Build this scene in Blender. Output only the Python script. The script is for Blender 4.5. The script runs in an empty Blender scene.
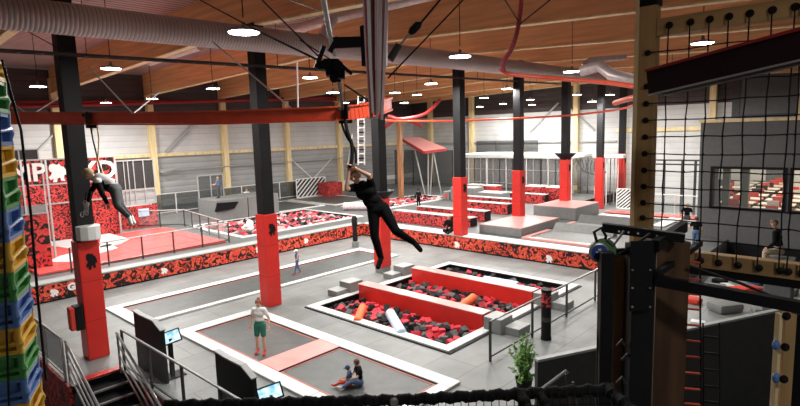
import bpy, bmesh, math, random
from mathutils import Vector, Matrix, Euler
import numpy as np
random.seed(11)
C = bpy.context.scene.collection
R = math.radians
F = 538.74; H = 5.5
def _cam():
    y, p, r = R(43.033), R(7.3396), R(1.6144)
    cy, sy, cp, sp, cr, sr = math.cos(y), math.sin(y), math.cos(p), math.sin(p), math.cos(r), math.sin(r)
    fwd = Vector((cy*cp, sy*cp, -sp)); right = Vector((sy, -cy, 0)); down = fwd.cross(right)
    return cr*right+sr*down, -sr*right+cr*down, fwd
RT, DN, FW = _cam()
C0 = Vector((0, 0, H))
def ray(x, y): return RT*((x-400)/F)+DN*((y-203)/F)+FW
def PZ(x, y, z=0.0): d = ray(x, y); return C0+d*((z-H)/d.z)       # a sight line met with a level
def PX(x, y, X): d = ray(x, y); return C0+d*(X/d.x)
def PY(x, y, Y): d = ray(x, y); return C0+d*(Y/d.y)
def PD(x, y, D): return C0+ray(x, y)*D
# ------------------------------------------------------------------ materials
def _new(name):
    m = bpy.data.materials.new(name); m.use_nodes = True; nt = m.node_tree
    b = nt.nodes['Principled BSDF']; return m, nt, b
def mat(name, col, rough=.6, metal=0, var=.12, scale=6, bump=.0, bscale=40, spec=.5, stretch=None, trans=0, alpha=1):
    m, nt, b = _new(name); L = nt.links.new
    tc = nt.nodes.new('ShaderNodeTexCoord'); mp = nt.nodes.new('ShaderNodeMapping'); L(tc.outputs['Object'], mp.inputs[0])
    if stretch: mp.inputs['Scale'].default_value = stretch
    nz = nt.nodes.new('ShaderNodeTexNoise'); nz.inputs['Scale'].default_value = scale; nz.inputs['Detail'].default_value = 4; L(mp.outputs[0], nz.inputs['Vector'])
    cr = nt.nodes.new('ShaderNodeValToRGB'); L(nz.outputs['Fac'], cr.inputs[0])
    cr.color_ramp.elements[0].position = .3; cr.color_ramp.elements[1].position = .7
    cr.color_ramp.elements[0].color = tuple(c*(1-var) for c in col)+(1,); cr.color_ramp.elements[1].color = tuple(min(1, c*(1+var)) for c in col)+(1,)
    L(cr.outputs[0], b.inputs['Base Color'])
    b.inputs['Roughness'].default_value = rough; b.inputs['Metallic'].default_value = metal; b.inputs['Specular IOR Level'].default_value = spec
    b.inputs['Transmission Weight'].default_value = trans; b.inputs['Alpha'].default_value = alpha
    if bump:
        n2 = nt.nodes.new('ShaderNodeTexNoise'); n2.inputs['Scale'].default_value = bscale; L(mp.outputs[0], n2.inputs['Vector'])
        bp = nt.nodes.new('ShaderNodeBump'); bp.inputs['Strength'].default_value = bump; bp.inputs['Distance'].default_value = .02
        L(n2.outputs['Fac'], bp.inputs['Height']); L(bp.outputs[0], b.inputs['Normal'])
    return m
def emit(name, col, s):
    m, nt, b = _new(name); b.inputs['Base Color'].default_value = (*col, 1); b.inputs['Emission Color'].default_value = (*col, 1); b.inputs['Emission Strength'].default_value = s
    return m
def wave_mat(name, col, dark, axis, scale, rough=.6, metal=0, bump=.4, line=.12, power=None):
    # profiled sheet or tube: ribs across one axis
    m, nt, b = _new(name); L = nt.links.new
    tc = nt.nodes.new('ShaderNodeTexCoord'); w = nt.nodes.new('ShaderNodeTexWave'); w.bands_direction = axis; w.inputs['Scale'].default_value = scale
    L(tc.outputs['Object'], w.inputs['Vector'])
    cr = nt.nodes.new('ShaderNodeValToRGB'); L(w.outputs['Fac'], cr.inputs[0])
    cr.color_ramp.elements[0].position = line*.4; cr.color_ramp.elements[1].position = line
    cr.color_ramp.elements[0].color = (*dark, 1); cr.color_ramp.elements[1].color = (*col, 1)
    nz = nt.nodes.new('ShaderNodeTexNoise'); nz.inputs['Scale'].default_value = .8; L(tc.outputs['Object'], nz.inputs['Vector'])
    mx = nt.nodes.new('ShaderNodeMix'); mx.data_type = 'RGBA'; mx.blend_type = 'MULTIPLY'; mx.inputs[0].default_value = .35
    L(cr.outputs[0], mx.inputs[6]); L(nz.outputs['Fac'], mx.inputs[7]); L(mx.outputs[2], b.inputs['Base Color'])
    bp = nt.nodes.new('ShaderNodeBump'); bp.inputs['Strength'].default_value = bump; bp.inputs['Distance'].default_value = .04
    L(w.outputs['Fac'], bp.inputs['Height']); L(bp.outputs[0], b.inputs['Normal'])
    b.inputs['Roughness'].default_value = rough; b.inputs['Metallic'].default_value = metal
    return m
def graffiti(name, scale=1.6, c1=(.78, .06, .03), c2=(.85, .17, .06), dk=(.012, .01, .01), amt=.5):
    m, nt, b = _new(name); L = nt.links.new; N = nt.nodes.new
    tc = N('ShaderNodeTexCoord'); nz = N('ShaderNodeTexNoise'); nz.inputs['Scale'].default_value = scale*1.1; nz.inputs['Detail'].default_value = 1.5
    L(tc.outputs['Object'], nz.inputs['Vector'])
    mx = N('ShaderNodeMix'); mx.data_type = 'RGBA'; mx.inputs[0].default_value = .45; L(tc.outputs['Object'], mx.inputs[6]); L(nz.outputs['Color'], mx.inputs[7])
    v = N('ShaderNodeTexVoronoi'); v.inputs['Scale'].default_value = scale*1.5; L(mx.outputs[2], v.inputs['Vector'])
    mth = N('ShaderNodeMath'); mth.operation = 'MULTIPLY'; mth.inputs[1].default_value = 15; L(v.outputs['Distance'], mth.inputs[0])
    sn = N('ShaderNodeMath'); sn.operation = 'SINE'; L(mth.outputs[0], sn.inputs[0])
    r1 = N('ShaderNodeValToRGB'); r1.color_ramp.interpolation = 'CONSTANT'; r1.color_ramp.elements[0].color = (*dk, 1); r1.color_ramp.elements[1].position = amt; r1.color_ramp.elements[1].color = (1, 1, 1, 1)
    ad = N('ShaderNodeMath'); ad.operation = 'MULTIPLY_ADD'; ad.inputs[1].default_value = .5; ad.inputs[2].default_value = .5; L(sn.outputs[0], ad.inputs[0]); L(ad.outputs[0], r1.inputs[0])
    n2 = N('ShaderNodeTexNoise'); n2.inputs['Scale'].default_value = scale*2; n2.inputs['Distortion'].default_value = 1.5; L(tc.outputs['Object'], n2.inputs['Vector'])
    r2 = N('ShaderNodeValToRGB'); r2.color_ramp.interpolation = 'CONSTANT'; L(n2.outputs['Fac'], r2.inputs[0])
    e = r2.color_ramp.elements; e[0].color = (*dk, 1); e[1].position = .38; e[1].color = (*c1, 1); q = e.new(.52); q.color = (*c2, 1); q = e.new(.64); q.color = (c1[0]*.35, c1[1]*.3, c1[2]*.3, 1)
    mm = N('ShaderNodeMix'); mm.data_type = 'RGBA'; mm.blend_type = 'MULTIPLY'; mm.inputs[0].default_value = 1; L(r1.outputs[0], mm.inputs[6]); L(r2.outputs[0], mm.inputs[7])
    L(mm.outputs[2], b.inputs['Base Color']); b.inputs['Roughness'].default_value = .5
    return m
def tiles_mat(name, col, sx, sy, seam=(.05, .05, .05)):
    m, nt, b = _new(name); L = nt.links.new; N = nt.nodes.new
    tc = N('ShaderNodeTexCoord'); br = N('ShaderNodeTexBrick'); L(tc.outputs['Object'], br.inputs['Vector'])
    br.inputs['Scale'].default_value = 1; br.inputs['Brick Width'].default_value = sx; br.inputs['Row Height'].default_value = sy; br.inputs['Mortar Size'].default_value = .012
    br.inputs['Color1'].default_value = (*col, 1); br.inputs['Color2'].default_value = (*[c*.86 for c in col], 1); br.inputs['Mortar'].default_value = (*seam, 1)
    nz = N('ShaderNodeTexNoise'); nz.inputs['Scale'].default_value = 1.3; nz.inputs['Detail'].default_value = 6; L(tc.outputs['Object'], nz.inputs['Vector'])
    cr = N('ShaderNodeValToRGB'); cr.color_ramp.elements[0].position = .3; cr.color_ramp.elements[0].color = (.72, .72, .72, 1); cr.color_ramp.elements[1].position = .7; L(nz.outputs['Fac'], cr.inputs[0])
    mx = N('ShaderNodeMix'); mx.data_type = 'RGBA'; mx.blend_type = 'MULTIPLY'; mx.inputs[0].default_value = 1; L(br.outputs['Color'], mx.inputs[6]); L(cr.outputs[0], mx.inputs[7]); L(mx.outputs[2], b.inputs['Base Color'])
    b.inputs['Roughness'].default_value = .42; b.inputs['Specular IOR Level'].default_value = .4
    return m
def mesh_net(name, col, sc=30, fill=.35):
    # see-through woven mesh: holes by transparency of the cloth itself
    m, nt, b = _new(name); L = nt.links.new; N = nt.nodes.new
    b.inputs['Base Color'].default_value = (*col, 1); b.inputs['Roughness'].default_value = .8; b.inputs['Alpha'].default_value = fill
    return m
M = {}
M['mat_grey'] = tiles_mat('mat_grey', (.235, .252, .244), 2.0, 1.0, (.12, .12, .12))
M['upper_grey'] = tiles_mat('upper_grey', (.17, .18, .177), 2.0, 1.0, (.1, .1, .1))
M['deck_dark'] = mat('deck_dark', (.07, .075, .075), .45)
M['bed'] = mat('bed', (.072, .082, .079), .40, var=.2, scale=3, bump=.2, bscale=90)
M['pad_white'] = mat('pad_white', (.66, .68, .66), .45, var=.05)
M['pad_grey'] = mat('pad_grey', (.34, .36, .35), .5, var=.08)
M['foam_grey'] = mat('foam_grey', (.19, .195, .19), .7, var=.08)
M['red'] = mat('red', (.66, .028, .02), .42, var=.08, scale=2)
M['red_pad'] = mat('red_pad', (.74, .11, .10), .25, var=.08, scale=2)
M['pink_pad'] = mat('pink_pad', (.80, .36, .33), .3, var=.06, scale=2)
M['block_top_reflection'] = mat('block_top_reflection', (.62, .30, .28), .3, var=.1, scale=2)  # red reflections on the block tops put into the colour as pink
M['edge_red'] = mat('edge_red', (.42, .13, .10), .5)
M['red_deep'] = mat('red_deep', (.30, .012, .014), .5)
M['rail_red'] = mat('rail_red', (.80, .10, .045), .28, var=.08)
M['black'] = mat('black', (.008, .008, .009), .55, spec=.2)
M['black_soft'] = mat('black_soft', (.010, .010, .011), .8, bump=.4, bscale=60, spec=.15)
M['maroon_black'] = mat('maroon_black', (.018, .007, .008), .6, spec=.2)
M['column'] = mat('column', (.009, .009, .010), .55, var=.2, scale=3, spec=.25)
M['steel'] = mat('steel', (.42, .43, .43), .35, .7, var=.1)
M['steel_dark'] = mat('steel_dark', (.05, .05, .05), .5, .3)
M['paint_grey'] = mat('paint_grey', (.40, .41, .40), .45, var=.1)
M['white'] = mat('white', (.82, .82, .80), .5, var=.04)
M['wood'] = mat('wood', (.90, .70, .38), .55, var=.18, scale=5, stretch=(1, 1, .12))
M['glulam'] = mat('glulam', (.86, .46, .21), .55, var=.2, scale=3, stretch=(1, .12, 2.2), bump=.1, bscale=8)
M['timber'] = mat('timber', (.46, .29, .12), .55, var=.25, scale=7, stretch=(1, 1, .1), bump=.15, bscale=14)
M['timber_y'] = mat('timber_y', (.46, .29, .12), .55, var=.25, scale=7, stretch=(1, .1, 1), bump=.15, bscale=14)
M['timber_dark'] = mat('timber_dark', (.085, .045, .024), .55, var=.45, scale=6, stretch=(1, 1, .1), bump=.15, bscale=14, spec=.25)
M['timber_brown'] = mat('timber_brown', (.26, .12, .05), .55, var=.45, scale=6, stretch=(1, 1, .1), bump=.15, bscale=14)
M['foam_red'] = mat('foam_red', (.66, .035, .06), .75, var=.1)
M['foam_black'] = mat('foam_black', (.014, .014, .015), .8, var=.2, spec=.3)
M['foam_mid'] = mat('foam_mid', (.10, .10, .098), .8, var=.2)
M['foam_orange'] = mat('foam_orange', (.85, .16, .04), .6, var=.05)
M['foam_blue'] = mat('foam_blue', (.55, .70, .88), .5, var=.05)
M['foam_lit'] = mat('foam_lit', (.62, .45, .45), .8, var=.2)  # brightly lit cubes imitated by a paler foam colour
M['foam_dpink'] = mat('foam_dpink', (.62, .12, .14), .8, var=.2)
M['pit_bed'] = mat('pit_bed', (.05, .02, .02), .9, var=.6, scale=7)
M['graf'] = graffiti('graf', 2.5, (.66, .05, .03), (.76, .12, .05), amt=.27)
M['graf_box'] = graffiti('graf_box', 3.2, (.58, .035, .035), (.68, .07, .06), amt=.25)
M['graf_big'] = graffiti('graf_big', 2.0, (.58, .03, .03), (.66, .06, .05), amt=.28)
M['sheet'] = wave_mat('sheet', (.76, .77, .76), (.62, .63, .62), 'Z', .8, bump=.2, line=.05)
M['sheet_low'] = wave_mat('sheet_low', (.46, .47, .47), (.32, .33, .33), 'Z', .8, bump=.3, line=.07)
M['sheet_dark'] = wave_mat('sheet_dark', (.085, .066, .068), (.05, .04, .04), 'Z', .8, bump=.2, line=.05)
M['deck'] = wave_mat('deck', (.62, .42, .40), (.22, .15, .15), 'Y', 1.1, bump=.8, line=.5)
M['duct'] = wave_mat('duct', (.66, .60, .60), (.40, .36, .36), 'X', 3.6, rough=.4, metal=.25, bump=.25, line=.2)
M['ductg'] = mat('ductg', (.66, .60, .60), .4, .25, var=.1)
M['cafe'] = mat('cafe', (.13, .135, .135), .7, var=.08)
M['dark_wall'] = mat('dark_wall', (.035, .037, .036), .6, var=.15)
M['skin'] = mat('skin', (.62, .36, .25), .5, var=.06)
M['hair_brown'] = mat('hair_brown', (.10, .045, .02), .6, var=.3, scale=30)
M['hair_red'] = mat('hair_red', (.28, .09, .03), .6, var=.3, scale=30)
M['hair_blond'] = mat('hair_blond', (.42, .30, .15), .6, var=.3, scale=30)
M['cloth_black'] = mat('cloth_black', (.007, .007, .008), .85, bump=.2, spec=.12)
M['cloth_grey'] = mat('cloth_grey', (.07, .075, .08), .8, bump=.2)
M['cloth_lgrey'] = mat('cloth_lgrey', (.66, .66, .64), .8, bump=.2)
M['cloth_white'] = mat('cloth_white', (.78, .78, .76), .8, bump=.2)
M['cloth_green'] = mat('cloth_green', (.02, .16, .11), .8)
M['cloth_blue'] = mat('cloth_blue', (.03, .07, .18), .8)
M['jeans'] = mat('jeans', (.10, .17, .30), .8)
M['khaki'] = mat('khaki', (.42, .34, .24), .8)
M['cloth_red'] = mat('cloth_red', (.65, .05, .03), .8)
M['leaf'] = mat('leaf', (.15, .34, .06), .45, var=.5, scale=12)
M['bark'] = mat('bark', (.12, .07, .03), .8)
M['cafe_post'] = mat('cafe_post', (.07, .075, .045), .6)
M['p_yellow'] = mat('p_yellow', (.75, .44, .04), .3, var=.05)
M['p_green'] = mat('p_green', (.06, .30, .07), .3, var=.05)
M['p_blue'] = mat('p_blue', (.10, .22, .52), .3, var=.05)
M['screen'] = None
M['lamp'] = emit('lamp', (1, .98, .95), 22)
M['lamp_shell'] = mat('lamp_shell', (.25, .25, .25), .5)
M['table_white'] = mat('table_white', (.85, .78, .62), .4)
M['glass'] = mat('glass', (.8, .85, .85), .05, alpha=.07)
M['mesh_dark'] = mat('mesh_dark', (.05, .05, .05), .7, alpha=.9, spec=.2)
M['glass_dark'] = mat('glass_dark', (.10, .11, .11), .1, alpha=.55)
M['net'] = mesh_net('net', (.03, .03, .03), fill=.5)
M['net_white'] = mesh_net('net_white', (.22, .22, .22), fill=.45)
M['rope'] = mat('rope', (.012, .010, .009), .8, spec=.2, bump=.5, bscale=90)
M['rope_red'] = mat('rope_red', (.6, .06, .03), .6)
M['strap_pink'] = mat('strap_pink', (.85, .62, .64), .7, var=.25, scale=20, stretch=(1, 1, .1))
M['strap_dark'] = mat('strap_dark', (.45, .08, .11), .7, var=.3, scale=20)
M['label_blue'] = mat('label_blue', (.02, .07, .35), .3)
M['dev_green'] = mat('dev_green', (.10, .22, .09), .5)
def screen_mat():
    m, nt, b = _new('screen'); L = nt.links.new; N = nt.nodes.new
    tc = N('ShaderNodeTexCoord'); nz = N('ShaderNodeTexNoise'); nz.inputs['Scale'].default_value = 6; L(tc.outputs['Object'], nz.inputs['Vector'])
    cr = N('ShaderNodeValToRGB'); cr.color_ramp.elements[0].position = .4; cr.color_ramp.elements[0].color = (.15, .5, .75, 1); cr.color_ramp.elements[1].position = .65; cr.color_ramp.elements[1].color = (.8, .95, 1, 1)
    L(nz.outputs['Fac'], cr.inputs[0]); L(cr.outputs[0], b.inputs['Emission Color']); b.inputs['Emission Strength'].default_value = .9; b.inputs['Base Color'].default_value = (.02, .05, .08, 1)
    return m
M['screen'] = screen_mat()
# ------------------------------------------------------------------ mesh builder
class MB:
    def __init__(s): s.v = []; s.f = []; s.m = []; s.mi = 0
    def add(s, vs, fs):
        o = len(s.v); s.v += [Vector(v) for v in vs]; s.f += [[i+o for i in f] for f in fs]; s.m += [s.mi]*len(fs); return s
    def box(s, c, d, rz=0, mtx=None):
        c = Vector(c); hx, hy, hz = d[0]/2, d[1]/2, d[2]/2
        vs = [Vector((x*hx, y*hy, z*hz)) for x in (-1, 1) for y in (-1, 1) for z in (-1, 1)]
        r = mtx if mtx is not None else Matrix.Rotation(rz, 3, 'Z')
        return s.add([c+r@v for v in vs], [(0, 1, 3, 2), (4, 6, 7, 5), (0, 4, 5, 1), (2, 3, 7, 6), (0, 2, 6, 4), (1, 5, 7, 3)])
    def cbox(s, c, d, b, rz=0, mtx=None):     # box with chamfered edges
        bm = bmesh.new(); bmesh.ops.create_cube(bm, size=1)
        for v in bm.verts: v.co = Vector((v.co.x*d[0], v.co.y*d[1], v.co.z*d[2]))
        bmesh.ops.bevel(bm, geom=bm.edges[:], offset=b, segments=2, affect='EDGES', profile=.6)
        r = mtx if mtx is not None else Matrix.Rotation(rz, 3, 'Z'); c = Vector(c); bm.verts.ensure_lookup_table()
        s.add([c+r@v.co for v in bm.verts], [[v.index for v in f.verts] for f in bm.faces]); bm.free(); return s
    def lim(s, a, b): a = Vector(a); b = Vector(b); return s.box((a+b)/2, [abs(q) for q in (b-a)])
    def bar(s, a, b, w, h, up=(0, 0, 1)):
        a = Vector(a); b = Vector(b); d = (b-a).normalized(); u = Vector(up)
        if abs(d.dot(u)) > .98: u = Vector((1, 0, 0))
        x = d.cross(u).normalized(); z = x.cross(d)
        vs = [p+x*sx*w/2+z*sz*h/2 for p in (a, b) for sx, sz in ((-1, -1), (1, -1), (1, 1), (-1, 1))]
        return s.add(vs, [(3, 2, 1, 0), (4, 5, 6, 7), (0, 1, 5, 4), (1, 2, 6, 5), (2, 3, 7, 6), (3, 0, 4, 7)])
    def tube(s, pts, r, n=8, cap=True):
        pts = [Vector(p) for p in pts]; rs = r if isinstance(r, (list, tuple)) else [r]*len(pts); o = len(s.v); prev = None; vs = []
        for i, p in enumerate(pts):
            d = (pts[min(i+1, len(pts)-1)]-pts[max(i-1, 0)]).normalized()
            if prev is None: u = Vector((0, 0, 1)) if abs(d.z) < .9 else Vector((1, 0, 0)); x = d.cross(u).normalized()
            else: x = (prev-d*prev.dot(d)).normalized()
            prev = x; y = d.cross(x)
            vs += [p+(x*math.cos(2*math.pi*k/n)+y*math.sin(2*math.pi*k/n))*rs[i] for k in range(n)]
        fs = [(i*n+k, i*n+(k+1) % n, (i+1)*n+(k+1) % n, (i+1)*n+k) for i in range(len(pts)-1) for k in range(n)]
        if cap: fs += [tuple(range(n))[::-1], tuple((len(pts)-1)*n+k for k in range(n))]
        return s.add(vs, fs)
    def lathe(s, prof, c, n=20, axis=None):
        c = Vector(c); q = Vector((0, 0, 1)).rotation_difference(Vector(axis)).to_matrix() if axis is not None else Matrix.Identity(3)
        vs = [c+q@Vector((r*math.cos(2*math.pi*k/n), r*math.sin(2*math.pi*k/n), z)) for r, z in prof for k in range(n)]
        fs = [(i*n+k, i*n+(k+1) % n, (i+1)*n+(k+1) % n, (i+1)*n+k) for i in range(len(prof)-1) for k in range(n)]
        fs += [tuple(range(n))[::-1], tuple((len(prof)-1)*n+k for k in range(n))]
        return s.add(vs, fs)
    def prism(s, poly, o, u, v, w):      # 2-D outline extruded: o + x*u + y*v, thickness vector w
        o = Vector(o); u = Vector(u); v = Vector(v); w = Vector(w); n = len(poly)
        vs = [o+u*x+v*y for x, y in poly]+[o+u*x+v*y+w for x, y in poly]
        return s.add(vs, [tuple(range(n)), tuple(range(n, 2*n))[::-1]]+[(i, (i+1) % n, n+(i+1) % n, n+i)[::-1] for i in range(n)])
    def ball(s, c, r, n=10):
        pr = [(max(.001, math.sin(math.pi*i/n)), -math.cos(math.pi*i/n)) for i in range(n+1)]
        c = Vector(c); r = r if isinstance(r, (list, tuple)) else (r, r, r)
        m2 = 2*n; vs = [c+Vector((a*math.cos(2*math.pi*k/m2)*r[0], a*math.sin(2*math.pi*k/m2)*r[1], z*r[2])) for a, z in pr for k in range(m2)]
        fs = [(i*m2+k, i*m2+(k+1) % m2, (i+1)*m2+(k+1) % m2, (i+1)*m2+k) for i in range(n) for k in range(m2)]
        return s.add(vs, fs)
    def build(s, name, m, parent=None, smooth=False, origin=None, bevel=0):
        me = bpy.data.meshes.new(name)
        if parent is not None: off = WL(parent)
        elif origin is not None: off = Vector(origin)
        else:
            xs = [v.x for v in s.v]; ys = [v.y for v in s.v]; off = Vector(((min(xs)+max(xs))/2, (min(ys)+max(ys))/2, min(v.z for v in s.v)))
        me.from_pydata([v-off for v in s.v], [], s.f); me.validate()
        ms = m if isinstance(m, (list, tuple)) else [m]
        for q in ms: me.materials.append(M[q] if isinstance(q, str) else q)
        if len(ms) > 1 and len(me.polygons) == len(s.m): me.polygons.foreach_set('material_index', s.m)
        bm = bmesh.new(); bm.from_mesh(me); bmesh.ops.recalc_face_normals(bm, faces=bm.faces[:]); bm.to_mesh(me); bm.free()
        if smooth:
            me.polygons.foreach_set('use_smooth', [True]*len(me.polygons)); me.set_sharp_from_angle(angle=R(40))
        o = bpy.data.objects.new(name, me); C.objects.link(o)
        if parent is not None: o.parent = parent
        else: o.location = off
        if bevel:
            b = o.modifiers.new('bevel', 'BEVEL'); b.width = bevel; b.segments = 2; b.limit_method = 'ANGLE'
        return o
def WL(o):
    p = Vector(o.location)
    while o.parent: o = o.parent; p += Vector(o.location)
    return p
def tag(o, label, cat, group=None, kind=None):
    if label: o['label'] = label
    if cat: o['category'] = cat
    if group: o['group'] = group
    if kind: o['kind'] = kind
    return o
def thing(name, label, cat, loc, group=None):
    o = bpy.data.objects.new(name, None); C.objects.link(o); o.empty_display_size = .2; o.location = loc; return tag(o, label, cat, group)
def struct(o): o['kind'] = 'structure'; return o
KIDS = {}
def copy_tree(o, parent=None):
    c = o.copy(); C.objects.link(c)
    if parent is not None: c.parent = parent
    for ch in [q for q in bpy.data.objects if q.parent == o]: copy_tree(ch, c)
    return c
def text(name, s, size, o, u, v, m, parent, ext=.01, bold=.02, align='CENTER'):
    cu = bpy.data.curves.new(name, 'FONT'); cu.body = s; cu.size = size; cu.extrude = ext; cu.offset = bold; cu.align_x = align; cu.resolution_u = 3
    t = bpy.data.objects.new(name, cu); C.objects.link(t); bpy.context.view_layer.update()
    me = bpy.data.meshes.new_from_object(t.evaluated_get(bpy.context.evaluated_depsgraph_get())); bpy.data.objects.remove(t)
    u = Vector(u).normalized(); v = Vector(v).normalized(); w = u.cross(v); off = WL(parent)
    for q in me.vertices: q.co = Vector(o)-off+u*q.co.x+v*q.co.y+w*q.co.z
    me.materials.clear(); me.materials.append(M[m]); ob = bpy.data.objects.new(name, me); C.objects.link(ob); ob.parent = parent; return ob
BEAST = [(.05, .75), (.12, .95), (.3, 1), (.5, .93), (.62, .98), (.7, .85), (.85, .8), (.95, .6), (1, .35), (.85, .4), (.8, .2), (.85, .05), (.65, .08), (.6, .25), (.45, .2), (.42, .02), (.2, .02), (.27, .2), (.1, .15), (0, .3), (.15, .4), (.2, .55), (.1, .6)]
def emblem(o, u, v, m, parent, th=.012, w=None, name='emblem'):
    u = Vector(u); v = Vector(v); w = Vector(w) if w is not None else u.cross(v).normalized()*th
    return MB().prism(BEAST, o, u, v, w).build(name, m, parent)
# ================================================================== THE SETTING
ZP = .63
def floor_cells(xs, ys, z, holes, name, m, th=.25):
    b = MB()
    for i in range(len(xs)-1):
        for j in range(len(ys)-1):
            cx, cy = (xs[i]+xs[i+1])/2, (ys[j]+ys[j+1])/2
            if any(h[0] < cx < h[1] and h[2] < cy < h[3] for h in holes): continue
            b.add([(xs[i], ys[j], z), (xs[i+1], ys[j], z), (xs[i+1], ys[j+1], z), (xs[i], ys[j+1], z)], [(0, 1, 2, 3)])
    return struct(b.build(name, m, origin=(0, 0, 0)))
PIT = (10.5, 17.4, 8.3, 13.5)
floor_cells([3.35, 3.62, 4.45, 10.5, 17.4, 20.04], [4.9, 8.3, 13.5, 21.55], 0, [PIT, (3.3, 4.45, 0, 13.5)], 'floor', 'mat_grey')
b = MB(); b.add([(9.3, 4.9, 0), (17, 1.2, 0), (22, -1.2, 0), (41.3, -1.2, 0), (41.3, 4.9, 0)], [(0, 1, 2, 3, 4)]); struct(b.build('floor', 'mat_grey', origin=(0, 0, 0)))
floor_cells([20.04, 31.5, 41.3], [4.9, 5.2, 15.6, 21.55], 0, [(20, 31.5, 5.2, 99), (20, 99, 15.6, 99)], 'floor', 'mat_grey')
P2 = (13.9, 21.5, 23.6, 28.8); P3 = (24.2, 31.8, 24.6, 27.6)
floor_cells([-3, 13.9, 21.5, 24.2, 31.8, 41.3], [21.55, 23.6, 24.6, 27.6, 28.8, 36.5], ZP, [P2, P3], 'floor', 'upper_grey')
floor_cells([20.04, 31.5, 41.3], [5.2, 15.6, 21.55], ZP, [(31.5, 99, 5, 15.6)], 'floor', 'upper_grey')
struct(MB().lim((20.06, 5.2, 0), (31.5, 5.26, ZP-.002)).build('wall_step', 'cafe')); struct(MB().lim((31.44, 5.3, 0), (31.5, 15.6, ZP-.002)).build('wall_step', 'cafe'))
b = MB(); b.add([(-6, -6, -2.6), (41.3, -6, -2.6), (41.3, 21.5, -2.6), (-6, 21.5, -2.6)], [(0, 1, 2, 3)]); struct(b.build('floor', 'deck_dark', origin=(0, 0, 0)))
# stair-well walls under the mat floor
struct(MB().lim((3.29, 13.5, -2.6), (3.35, 21.5, -.01)).build('wall_stairwell', 'graf_box'))
struct(MB().lim((4.45, 4.9, -2.6), (4.51, 13.5, -.01)).build('wall_stairwell', 'graf_box'))
struct(MB().lim((3.35, 13.5, -2.6), (4.45, 13.56, -.2)).build('wall_stairwell', 'dark_wall'))
# outer walls: profiled sheet, lighter above the girt
def wallq(a, b2, z0, z1, name, m):
    q = MB(); q.add([(*a, z0), (*b2, z0), (*b2, z1), (*a, z1)], [(0, 1, 2, 3)]); return struct(q.build(name, m, origin=(0, 0, 0)))
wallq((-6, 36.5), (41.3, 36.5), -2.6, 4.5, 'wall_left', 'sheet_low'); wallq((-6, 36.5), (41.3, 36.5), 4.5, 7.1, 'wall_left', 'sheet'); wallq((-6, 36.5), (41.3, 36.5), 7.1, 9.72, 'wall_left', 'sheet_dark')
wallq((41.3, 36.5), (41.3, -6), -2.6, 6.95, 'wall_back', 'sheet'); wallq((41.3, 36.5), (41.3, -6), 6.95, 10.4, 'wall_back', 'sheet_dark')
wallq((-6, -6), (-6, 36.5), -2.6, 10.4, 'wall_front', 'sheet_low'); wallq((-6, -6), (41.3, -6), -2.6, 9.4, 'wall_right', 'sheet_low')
def roofz(Y): return 9.0-(Y-15)*.028 if Y > 15 else 9.0-(15-Y)*.05
BD = 1.35
q = MB()
for y0, y1 in ((-6, 15), (15, 36.5)): q.add([(-6, y0, roofz(y0)+BD), (41.3, y0, roofz(y0)+BD), (41.3, y1, roofz(y1)+BD), (-6, y1, roofz(y1)+BD)], [(0, 1, 2, 3)])
struct(q.build('ceiling', 'deck', origin=(0, 0, 0)))
PXS = [4.35, 9.68, 14.95, 20.2, 25.45, 30.9, 36.1, 40.2]
ordn = ['first', 'second', 'third', 'fourth', 'fifth', 'sixth', 'seventh', 'eighth', 'ninth', 'tenth', 'eleventh', 'twelfth']
for i, X in enumerate([-1]+PXS):
    w = .24; b = MB()
    for y0, y1 in ((-6, 15), (15, 36.3)):
        z0, z1 = roofz(y0), roofz(y1); b.add([(X+s*w/2, y, z) for s in (-1, 1) for y, z in ((y0, z0), (y1, z1), (y1, z1+BD), (y0, z0+BD))], [(0, 1, 2, 3), (7, 6, 5, 4), (0, 4, 5, 1), (3, 2, 6, 7), (0, 3, 7, 4), (1, 5, 6, 2)])
    o = b.build('roof_beam', 'glulam'); tag(o, f'deep brown glulam roof beam, {ordn[i]} of the row counting from the camera end of the hall', 'beam', 'glulam roof beams')
    c = MB().lim((X-w/2-.03, -6, 0), (X+w/2+.03, -5.99, .01))
    # pale nosing strip along the underside
    b = MB()
    for y0, y1 in ((-6, 15), (15, 36.3)): b.bar((X, y0, roofz(y0)-.03), (X, y1, roofz(y1)-.03), w+.06, .05)
    s = b.build('cap_strip', 'pad_white' if 0 else 'wood', o); s.location = (0, 0, 0)
for i, X in enumerate([4.3, 9.7, 15.1, 20.3, 25.8, 31.3, 36.6]):
    struct(MB().lim((X-.19, 36.1, ZP), (X+.19, 36.48, 8.4+BD*.6)).build('trim_%d' % (i+1), 'wood'))
for i, Y in enumerate([34.0, 29.1, 24.3, 19.05, 14.2, 9.46, 4.6, -.2]):
    struct(MB().lim((40.9, Y-.2, 0), (41.28, Y+.2, roofz(Y)+.3)).build('trim_%d' % (i+11), 'wood'))
struct(MB().lim((-6, 36.32, 4.42), (41.2, 36.5, 4.62)).build('trim_20', 'wood'))
struct(MB().lim((41.1, -6, 5.15), (41.3, 15.9, 5.4)).build('trim_21', 'wood'))
struct(MB().lim((41.12, 15.9, 4.42), (41.3, 36.4, 4.55)).build('trim_22', 'paint_grey'))
struct(MB().lim((-6, 36.3, 1.1), (41.1, 36.5, 1.5)).build('baseboard_left', 'white'))
struct(MB().bar((16.0, 36.35, 4.7), (18.8, 36.35, 7.2), .14, .14).bar((10.8, 36.35, 7.3), (8.2, 36.35, 4.7), .1, .1).bar((41.15, 23.2, 5.3), (41.15, 20.6, 7.6), .12, .12).bar((41.15, 17.6, 5.3), (41.15, 20.2, 7.6), .12, .12).build('trim_23', 'paint_grey'))
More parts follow.
